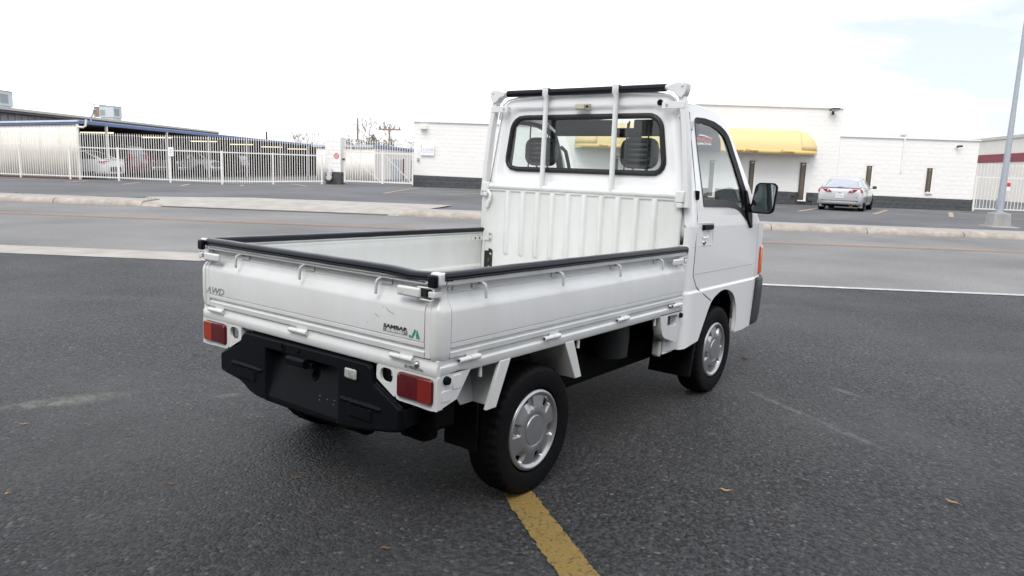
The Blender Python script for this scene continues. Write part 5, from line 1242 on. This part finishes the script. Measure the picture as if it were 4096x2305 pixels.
# tufts of grass at the back of the kerb
rn = random.Random(5)
for s in (-15.2, -12.6, -11.7, -11.3):
    g = G()
    for i in range(40):
        a = rn.uniform(0, 6.28); p = Vector((rn.gauss(0, .14), rn.gauss(0, .03), 0)); d = Vector((math.cos(a)*.03, math.sin(a)*.03, rn.uniform(.02, .06))); w_ = Vector((.006, 0, 0))
        g.add([p-w_, p+w_, p+d], [(0, 1, 2)])
    o = make('grass_tuft', g, 'grass_green', None, smooth=0, fix=False); o.location = Wp(s, 20.62, .125); o.rotation_euler = (0, 0, AZ); tag(o, 'small green grass tuft growing at the back of the kerb', 'grass', 'grass tufts along the kerb'); 
# ------------------------------------------------------------------ parked cars
mat('car_silver', (.55, .555, .57), .28, metal=.35, coat=.8); mat('car_white', (.78, .78, .78), .25, coat=.7); mat('car_red', (.10, .008, .014), .25, coat=.8)
mat('car_black', (.012, .012, .014), .2, coat=.8); mat('car_glass', (.03, .035, .04), .06, coat=1.0, spec=.8); mat('silver_glass', (.30, .33, .38), .08, coat=1.0)
mat('chrome', (.75, .75, .76), .15, metal=1.0); mat('tail_red', (.55, .02, .035), .15, coat=.9, var=.35, vscale=14); mat('plate_white', (.80, .80, .79), .5); mat('plate_text', (.12, .13, .2), .5); mat('brass', (.45, .30, .14), .3, metal=.8)
def car_ring(x, hw, zb, zm, zt, crown):
    half = [(0, zt+crown), (hw*.45, zt+crown*.92), (hw*.74, zt+crown*.55), (hw*.90, zt), (hw*.97, zt-.05), (hw*1.0, zm), (hw*.995, (zm+zb)*.5), (hw*.975, zb+.07), (hw*.90, zb), (0, zb)]
    return [(x, -y, z) for y, z in half]+[(x, y, z) for y, z in reversed(half[1:-1])]
def car(name, label, s, n, rz, body, cab, hw, m, wb0, wb1, glass='car_glass', group=None, wr=.31, z0=None, cat='car'):
    # local x: rear -> front, origin on the ground under the middle of the rear axle
    t = thing(name, label, cat, Wp(s, n, lotz(s, n) if z0 is None else z0), AZ+rz, group)
    make('body', G().loft([car_ring(x, w_, zb, zm, zt, c_) for x, w_, zb, zm, zt, c_ in body]), m, t, smooth=50)
    # glasshouse: (x, half width at belt, z belt, half width at roof, z roof)
    rings = []
    for x, wb_, zb, wr_, zr in cab:
        half = [(0, zr), (wr_*.6, zr-.008), (wr_*.92, zr-.03), (wr_, zr-.06 if zr-zb > .1 else zr-.5*(zr-zb)), (wb_, zb), (0, zb-.02)]
        rings.append([(x, -y, z) for y, z in half]+[(x, y, z) for y, z in reversed(half[1:-1])])
    gh = make('glasshouse', G().loft(rings), glass, t, smooth=35)
    rr = [c for c in cab if c[4]-c[2] > .28]
    rf_ = []
    for x, wb_, zb, wr_, zr in rr:
        half = [(0, zr+.012), (wr_*.6, zr+.004), (wr_*.93, zr-.018), (wr_*1.02, zr-.055)]
        rf_.append([(x, -y, z) for y, z in reversed(half)]+[(x, y, z) for y, z in half[1:]])
    make('roof', G().loft(rf_, False, False), m, gh, smooth=50, solid=.02)
    for sg in (-1, 1):
        for side_ in (0, 1):
            if side_ == 0: a, b = cab[0], rr[0]
            else: a, b = cab[-1], rr[-1]
            make('pillar', G().tube([(a[0], sg*a[1]*.97, a[2]), (b[0], sg*b[3]*.985, b[4]-.04)], [.07, .035], 6), m, gh, smooth=60)
    def wh(x, sg):
        w_ = make('wheel', G().lathe([(.20, .0), (wr*.93, -.01), (wr, .03), (wr, .17), (wr*.93, .20), (.18, .2)], 'y', (0, 0, 0), 28), 'rubber', t, smooth=40)
        make('rim', G().lathe([(.001, .02), (.06, .015), (.07, .05), (.19, .06), (.205, .01), (.21, .03), (.21, .08), (.001, .09)], 'y', (0, 0, 0), 24), 'hub_silver', w_, smooth=40)
        for k in range(5):
            a = R(72*k); make('spoke', G().tube([(.05*math.cos(a), .02, .05*math.sin(a)), (.20*math.cos(a), .018, .20*math.sin(a))], .022, 5), 'hub_silver', w_)
        w_.location = (x, sg*(hw-.015), wr); w_.rotation_euler = (0, .4*x, 0 if sg < 0 else math.pi)
        make('arch', G().lathe([(wr+.055, -.003), (wr+.055, .12), (.1, .12)], 'y', (0, 0, 0), 24), 'chassis', w_)
    for x in (wb0, wb1):
        for sg in (-1, 1): wh(x, sg)
    return t
def pan(x0, x1, y0, y1, z0, z1, name, m, par, **kw): return make(name, G().box(x0, x1, y0, y1, z0, z1), m, par, **kw)
# silver coupe in front of the shop
B = [(-.84, .66, .42, .58, .74, .02), (-.82, .76, .30, .56, .86, .02), (-.76, .82, .26, .55, .905, .015), (-.60, .845, .24, .56, .93, .02), (-.35, .855, .22, .58, .93, .04), (0, .86, .20, .60, .92, .05), (.5, .86, .20, .60, .91, .05), (1.3, .86, .19, .60, .90, .04), (2.0, .86, .19, .60, .88, .05), (2.45, .855, .20, .58, .84, .07), (2.9, .83, .2, .55, .76, .06), (3.25, .78, .22, .50, .68, .05), (3.5, .62, .26, .45, .56, .03)]
Cb = [(-.62, .72, .92, .66, .955), (-.40, .76, .93, .64, 1.05), (.0, .78, .93, .60, 1.24), (.40, .79, .92, .58, 1.345), (.8, .79, .91, .57, 1.375), (1.25, .79, .90, .57, 1.36), (1.6, .79, .89, .60, 1.25), (2.0, .78, .88, .68, 1.05), (2.3, .74, .88, .70, .91)]
SC = car('silver_coupe', 'silver two-door hatchback coupe seen from behind, parked before the shop', 12.14, 31.0, R(90-29), B, Cb, .86, 'car_silver', 0, 2.57, 'silver_glass')
make('tail_spoiler', G().loft([[(-.80, y, .90-.02*abs(y)), (-.62, y, .955-.02*abs(y)), (-.66, y, .975-.02*abs(y)), (-.83, y, .945-.02*abs(y))] for y in (-.74, -.5, 0, .5, .74)]), 'sign_grey', SC, smooth=50)
make('brake_light', G().box(-.845, -.82, -.10, .10, .948, .962), 'maroon', SC)
for sg in (-1, 1):
    P = [(.30, .735), (.82, .73), (.84, .79), (.79, .865), (.45, .872), (.36, .83)]
    o = make('tail_lamp', G().loft([[(-.862+.11*(y/.84)**4+d, sg*y, z) for y, z in P] for d in (0, -.022)]), 'tail_red', SC, bevel=.008)
    make('lamp_lens', G().lathe([(.001, -.035), (.045, -.032), (.055, -.01)], 'x', (-.866, sg*.44, .80), 14), 'chrome', o, smooth=50)
    mrr = make('door_mirror', G().loft([[(1.75+d, sg*(y), z) for y, z in rrect(.90, 1.06, .90, 1.02, .03, 3)] for d in (-.05, .06)]), 'dark_metal', SC, bevel=.02); make('mirror_arm', G().tube([(1.78, sg*.80, .92), (1.78, sg*.92, .93)], .025, 6), 'car_silver', mrr)
    make('mud_guard', G().box(-.36, -.33, sg*.72-.1, sg*.72+.1, .14, .32), 'car_silver', SC)
make('plate_surround', G().box(-.842, -.80, -.24, .24, .50, .70), 'car_silver', SC, bevel=.01)
pl_ = make('number_plate', G().box(-.862, -.845, -.155, .155, .52, .675), 'plate_white', SC, bevel=.004)
text('plate_number', 'WFX·3823', .075, 'plate_text', pl_, frame((-.8635, .135, .565), (0, -1, 0), (0, 0, 1)), depth=.0006, width=.27)
make('plate_header', G().box(-.8640, -.862, -.05, .05, .65, .662), 'plate_text', pl_)
make('bumper_strip', G().box(-.852, -.80, -.70, .70, .405, .425), 'dark_metal', SC, bevel=.004); make('bumper_skirt', G().loft([[(-.84+.12*(y/.84)**4, y, .28), (-.865+.12*(y/.84)**4, y, .32), (-.86+.12*(y/.84)**4, y, .39), (-.80, y, .40), (-.70, y, .26)] for y in (-.84, -.6, 0, .6, .84)]), 'car_silver', SC, smooth=50)
make('underbody_box', G().box(-.70, 3.0, -.66, .66, .17, .27), 'chassis', SC); make('tail_pipe', G().lathe([(.045, -.12), (.065, -.12), (.07, 0), (.05, .05)], 'x', (-.74, -.45, .255), 14, caps=False), 'brass', SC, smooth=50); make('muffler', G().box(-.62, -.2, -.62, -.25, .17, .30), 'chassis', SC, bevel=.05)
make('badge', G().box(-.842, -.83, -.06, .06, .715, .735), 'maroon', SC)
for z0, z1, x0, x1 in ((.0, .0, .3, 1.1),):
    pass
make('door_line', G().tube([(.42, -.862, .90), (.40, -.872, .60), (.46, -.864, .34)], .006, 4), 'dark_metal', SC); make('door_pull', G().box(.50, .68, -.885, -.85, .74, .77), 'car_silver', SC, bevel=.01)
make('fuel_lock', G().lathe([(.001, -.02), (.018, -.018), (.018, 0)], 'x', (-.835, -.62, .55), 10), 'dark_metal', SC)
# cars under the carport: noses or tails towards the aisle
def sedanB(L, hw, zt, zh): # rear..front
    return [(-.95, hw*.8, .40, .6, zt-.14, .02), (-.90, hw*.95, .28, .58, zt-.02, .02), (-.6, hw, .25, .6, zt, .03), (0, hw, .22, .6, zt, .03), (L*.35, hw, .21, .6, zt-.02, .03), (L*.58, hw, .21, .6, zt-.06, .05), (L-1.25, hw*.97, .22, .56, zh, .05), (L-1.02, hw*.9, .26, .5, zh-.10, .04), (L-.95, hw*.78, .32, .45, zh-.22, .02)]
def sedanC(L, hw, zt, H): return [(-.55, hw*.84, zt, hw*.76, zt+.03), (-.1, hw*.9, zt, hw*.72, H-.12), (.3, hw*.92, zt, hw*.70, H), (1.2, hw*.92, zt-.01, hw*.70, H), (1.6, hw*.92, zt-.02, hw*.74, H-.14), (2.25, hw*.86, zt-.04, hw*.8, zt)]
wc = car('white_coupe', 'white coupe with its tail poking out beside the cream carport wall', -22.75, 36.75, R(180), sedanB(4.6, .90, .98, .80), sedanC(4.6, .90, .98, 1.38), .90, 'car_white', 0, 2.75, wr=.33)
for sg in (-1, 1): make('tail_lamp', G().loft([[(-.93+d, sg*y, z) for y, z in ((.42, .80), (.88, .86), (.88, .92), (.44, .88))] for d in (.06, -.01)]), 'tail_red', wc); make('side_lamp', G().box(-.93, -.60, sg*.89-.02, sg*.89+.02, .82, .89), 'tail_red', wc)
make('boot_lip', G().box(-.97, -.80, -.75, .75, .98, 1.03), 'car_white', wc, bevel=.02); make('bumper_insert', G().box(-.965, -.9, -.5, .5, .38, .62), 'dark_metal', wc, bevel=.02)
def suvB(L, hw, zt): return [(-1.0, hw*.9, .45, .7, zt-.1, .02), (-.95, hw, .32, .65, zt, .02), (0, hw, .28, .65, zt, .02), (L*.5, hw, .27, .65, zt-.02, .03), (L-1.5, hw, .28, .62, zt-.05, .05), (L-1.0, hw*.95, .30, .6, zt-.10, .05), (L-.92, hw*.85, .38, .55, zt-.3, .02)]
def suvC(hw, zt, H): return [(-.92, hw*.9, zt, hw*.82, zt+.1), (-.75, hw*.92, zt, hw*.80, H-.05), (-.4, hw*.92, zt, hw*.80, H), (1.3, hw*.92, zt, hw*.80, H), (1.75, hw*.92, zt, hw*.8, H-.12), (2.4, hw*.88, zt-.02, hw*.84, zt+.02)]
sv = car('red_suv', 'dark red sport utility vehicle parked behind the fence post under the carport', -23.2, 39.7, R(180), suvB(4.8, .95, 1.08), suvC(.95, 1.08, 1.76), .95, 'car_red', 0, 2.9, wr=.36)
for sg in (-1, 1): make('tail_lamp', G().box(-1.02, -.9, sg*.80-.08, sg*.80+.08, .95, 1.30), 'tail_red', sv, bevel=.02)
def truckish(name, label, s, n, m, grille):
    t = car(name, label, s, n, R(0), [(-1.1, .93, .55, .8, 1.05, .0), (-1.05, .95, .50, .8, 1.10, .0), (0, .96, .45, .8, 1.10, .0), (1.0, .96, .42, .8, 1.10, .0), (2.2, .96, .40, .8, 1.10, .03), (2.9, .96, .40, .8, 1.12, .06), (3.9, .94, .42, .75, 1.08, .06), (4.25, .90, .46, .7, 1.02, .04), (4.30, .82, .5, .65, .95, .02)],
            [(1.0, .88, 1.10, .80, 1.16), (1.15, .88, 1.10, .78, 1.80), (1.6, .88, 1.10, .78, 1.84), (2.4, .88, 1.10, .78, 1.82), (2.65, .88, 1.10, .80, 1.68), (3.2, .86, 1.12, .82, 1.16)], .96, m, 0, 3.55, wr=.39, cat='pickup truck')
    gr = make('grille', G().box(4.26, 4.34, -.42, .42, .68, 1.02), 'dark_metal', t, bevel=.01)
    for z in (.70, .79, .88, .97): make('grille_bar', G().box(4.33, 4.36, -.42, .42, z, z+.045), grille, gr, bevel=.008)
    for y in (-.42, -.14, .14, .42): make('grille_bar', G().box(4.34, 4.365, y-.02, y+.02, .68, 1.02), grille, gr)
    for sg in (-1, 1):
        make('head_lamp', G().box(4.16, 4.31, sg*.66-.17, sg*.66+.17, .74, .98), 'chrome', t, bevel=.03)
        mm_ = make('door_mirror', G().box(2.75, 2.95, sg*1.10-.10, sg*1.10+.10, 1.14, 1.40), 'chrome' if m == 'car_red' else m, t, bevel=.03); make('mirror_arm', G().tube([(2.85, sg*.85, 1.16), (2.85, sg*1.02, 1.2)], .03, 5), 'dark_metal', mm_)
    make('front_bumper', G().box(4.20, 4.42, -.95, .95, .42, .64), 'chrome', t, bevel=.04); make('windscreen_strip', G().tube([(2.66, -.7, 1.66), (3.18, -.75, 1.17)], .02, 4), 'brass', t)
    return t
truckish('red_pickup', 'dark red pickup with a chrome grille facing out of the carport', -27.0, 42.7, 'car_red', 'chrome')
truckish('black_pickup', 'black pickup with a chrome bumper facing out of the carport', -27.2, 46.0, 'car_black', 'chrome')
truckish('white_pickup', 'white pickup facing out of the carport between two black vehicles', -26.6, 49.3, 'car_white', 'dark_metal')
bc = car('black_hatchback', 'black hatchback with its tail towards the fence at the carport', -22.9, 53.2, R(180), suvB(4.4, .92, .98), suvC(.92, .98, 1.55), .92, 'car_black', 0, 2.65, wr=.34)
for sg in (-1, 1): make('tail_lamp', G().box(-1.02, -.9, sg*.70-.14, sg*.70+.14, .82, .92), 'tail_red', bc, bevel=.02)
# ------------------------------------------------------------------ the white workshop behind the camera (seen in the door mirror; it shades the near lot)
NBS, NBN = 0.0, -4.6
NB = rthing('workshop_building', 'white rendered workshop with wide dark doors facing the truck across the lot', 'building', NBS, NBN, 0)
mat('render_white', (.72, .72, .71), .9, var=.08, vscale=1); mat('door_dark', (.07, .08, .085), .35)
make('wall', G().box(-13, 11, -9, 0, 0, 4.6), 'render_white', NB); make('parapet', G().box(-13.1, 11.1, -9.1, .12, 4.6, 4.9), 'dark_fascia', NB)
for x in (-10, -5, 0, 5):
    d = make('roller_door', G().box(x, x+3.6, 0, .05, 0, 3.2), 'door_dark', NB)
    for i in range(7): make('door_rib', G().box(x, x+3.6, .05, .07, .3+i*.42, .34+i*.42), 'dark_metal', d)
make('canopy', G().box(-10, 8, .02, 3.4, 3.45, 3.72), 'render_white', NB, bevel=.02); make('canopy_edge', G().box(-10.02, 8.02, 3.4, 3.46, 3.40, 3.76), 'dark_fascia', NB)
for x in (-9.6, 7.6): make('canopy_post', G().box(x-.08, x+.08, 3.1, 3.26, 0, 3.46), 'white_steel', NB)
# ------------------------------------------------------------------ fallen leaves on the asphalt
mat('leaf_tan', (.46, .30, .17), .8, var=.3, vscale=60); mat('leaf_brown', (.22, .11, .06), .8, var=.3, vscale=60); mat('leaf_yellow', (.55, .33, .06), .8)
def leaf(x, y, l, w_, rz, m, label, curl=.25, seed=0):
    g = G(); nu, nv = 10, 4; rn = random.Random(seed)
    def fn(u, v):
        k = math.sin(math.pi*(u**.8))**.75*w_/2; a = (v-.5)*2
        return ((u-.5)*l, a*k+.1*w_*math.sin(u*6), .006+curl*l*((u-.5)**2)*1.2+abs(a)*k*.5+.10*w_*math.sin(u*9+seed))
    g.grid(fn, nu, nv); o = make('fallen_leaf', g, m, None, smooth=60, solid=.0006); o.location = (x, y, .0); o.rotation_euler = (0, 0, rz)
    tag(o, label, 'leaf', 'dead leaves on the asphalt'); st = make('stalk', G().tube([(l*.48, .1*w_*math.sin(6), .006+curl*l*.3), (l*.66, 0, .006)], .0012, 4), m, o); return o
leaf(-.407, 2.304, 0.038, 0.012, .6-.9, 'leaf_tan', 'narrow tan leaf lying alone beyond the pale scuff on the asphalt', seed=1)
leaf(-.744, 1.527, 0.017, 0.009, .2, 'leaf_yellow', 'tiny yellow leaf lying on the open asphalt', seed=2)
leaf(-.300, 1.154, 0.029, 0.012, -.9, 'leaf_brown', 'small reddish brown leaf behind the truck', seed=3)
leaf(.068, .831, 0.031, 0.012, -.5, 'leaf_brown', 'dark brown leaf at the edge of the shadow under the rear valance', seed=4)
leaf(-.091, .134, 0.036, 0.014, -.8, 'leaf_brown', 'curled brown leaf behind the right rear corner of the truck', seed=5)
leaf(3.455, .153, 0.064, 0.034, -.9, 'leaf_brown', 'crumpled brown leaf ahead of the front wheel', .5, seed=6)
leaf(1.150, -.589, 0.047, 0.017, -1.1, 'leaf_tan', 'curled tan leaf beside the truck between its wheels', .5, seed=7)
leaf(1.672, -1.353, 0.056, 0.017, -1.7, 'leaf_tan', 'long pale curled leaf lying far out to the side of the truck', .4, seed=8)
leaf(3.845, -1.03, 0.051, 0.012, -.9, 'leaf_tan', 'thin straw coloured leaf out beyond the front of the truck', seed=9)
leaf(1.06, -.846, 0.017, 0.010, .4, 'leaf_brown', 'tiny red brown leaf on the asphalt beside the yellow line', seed=10)
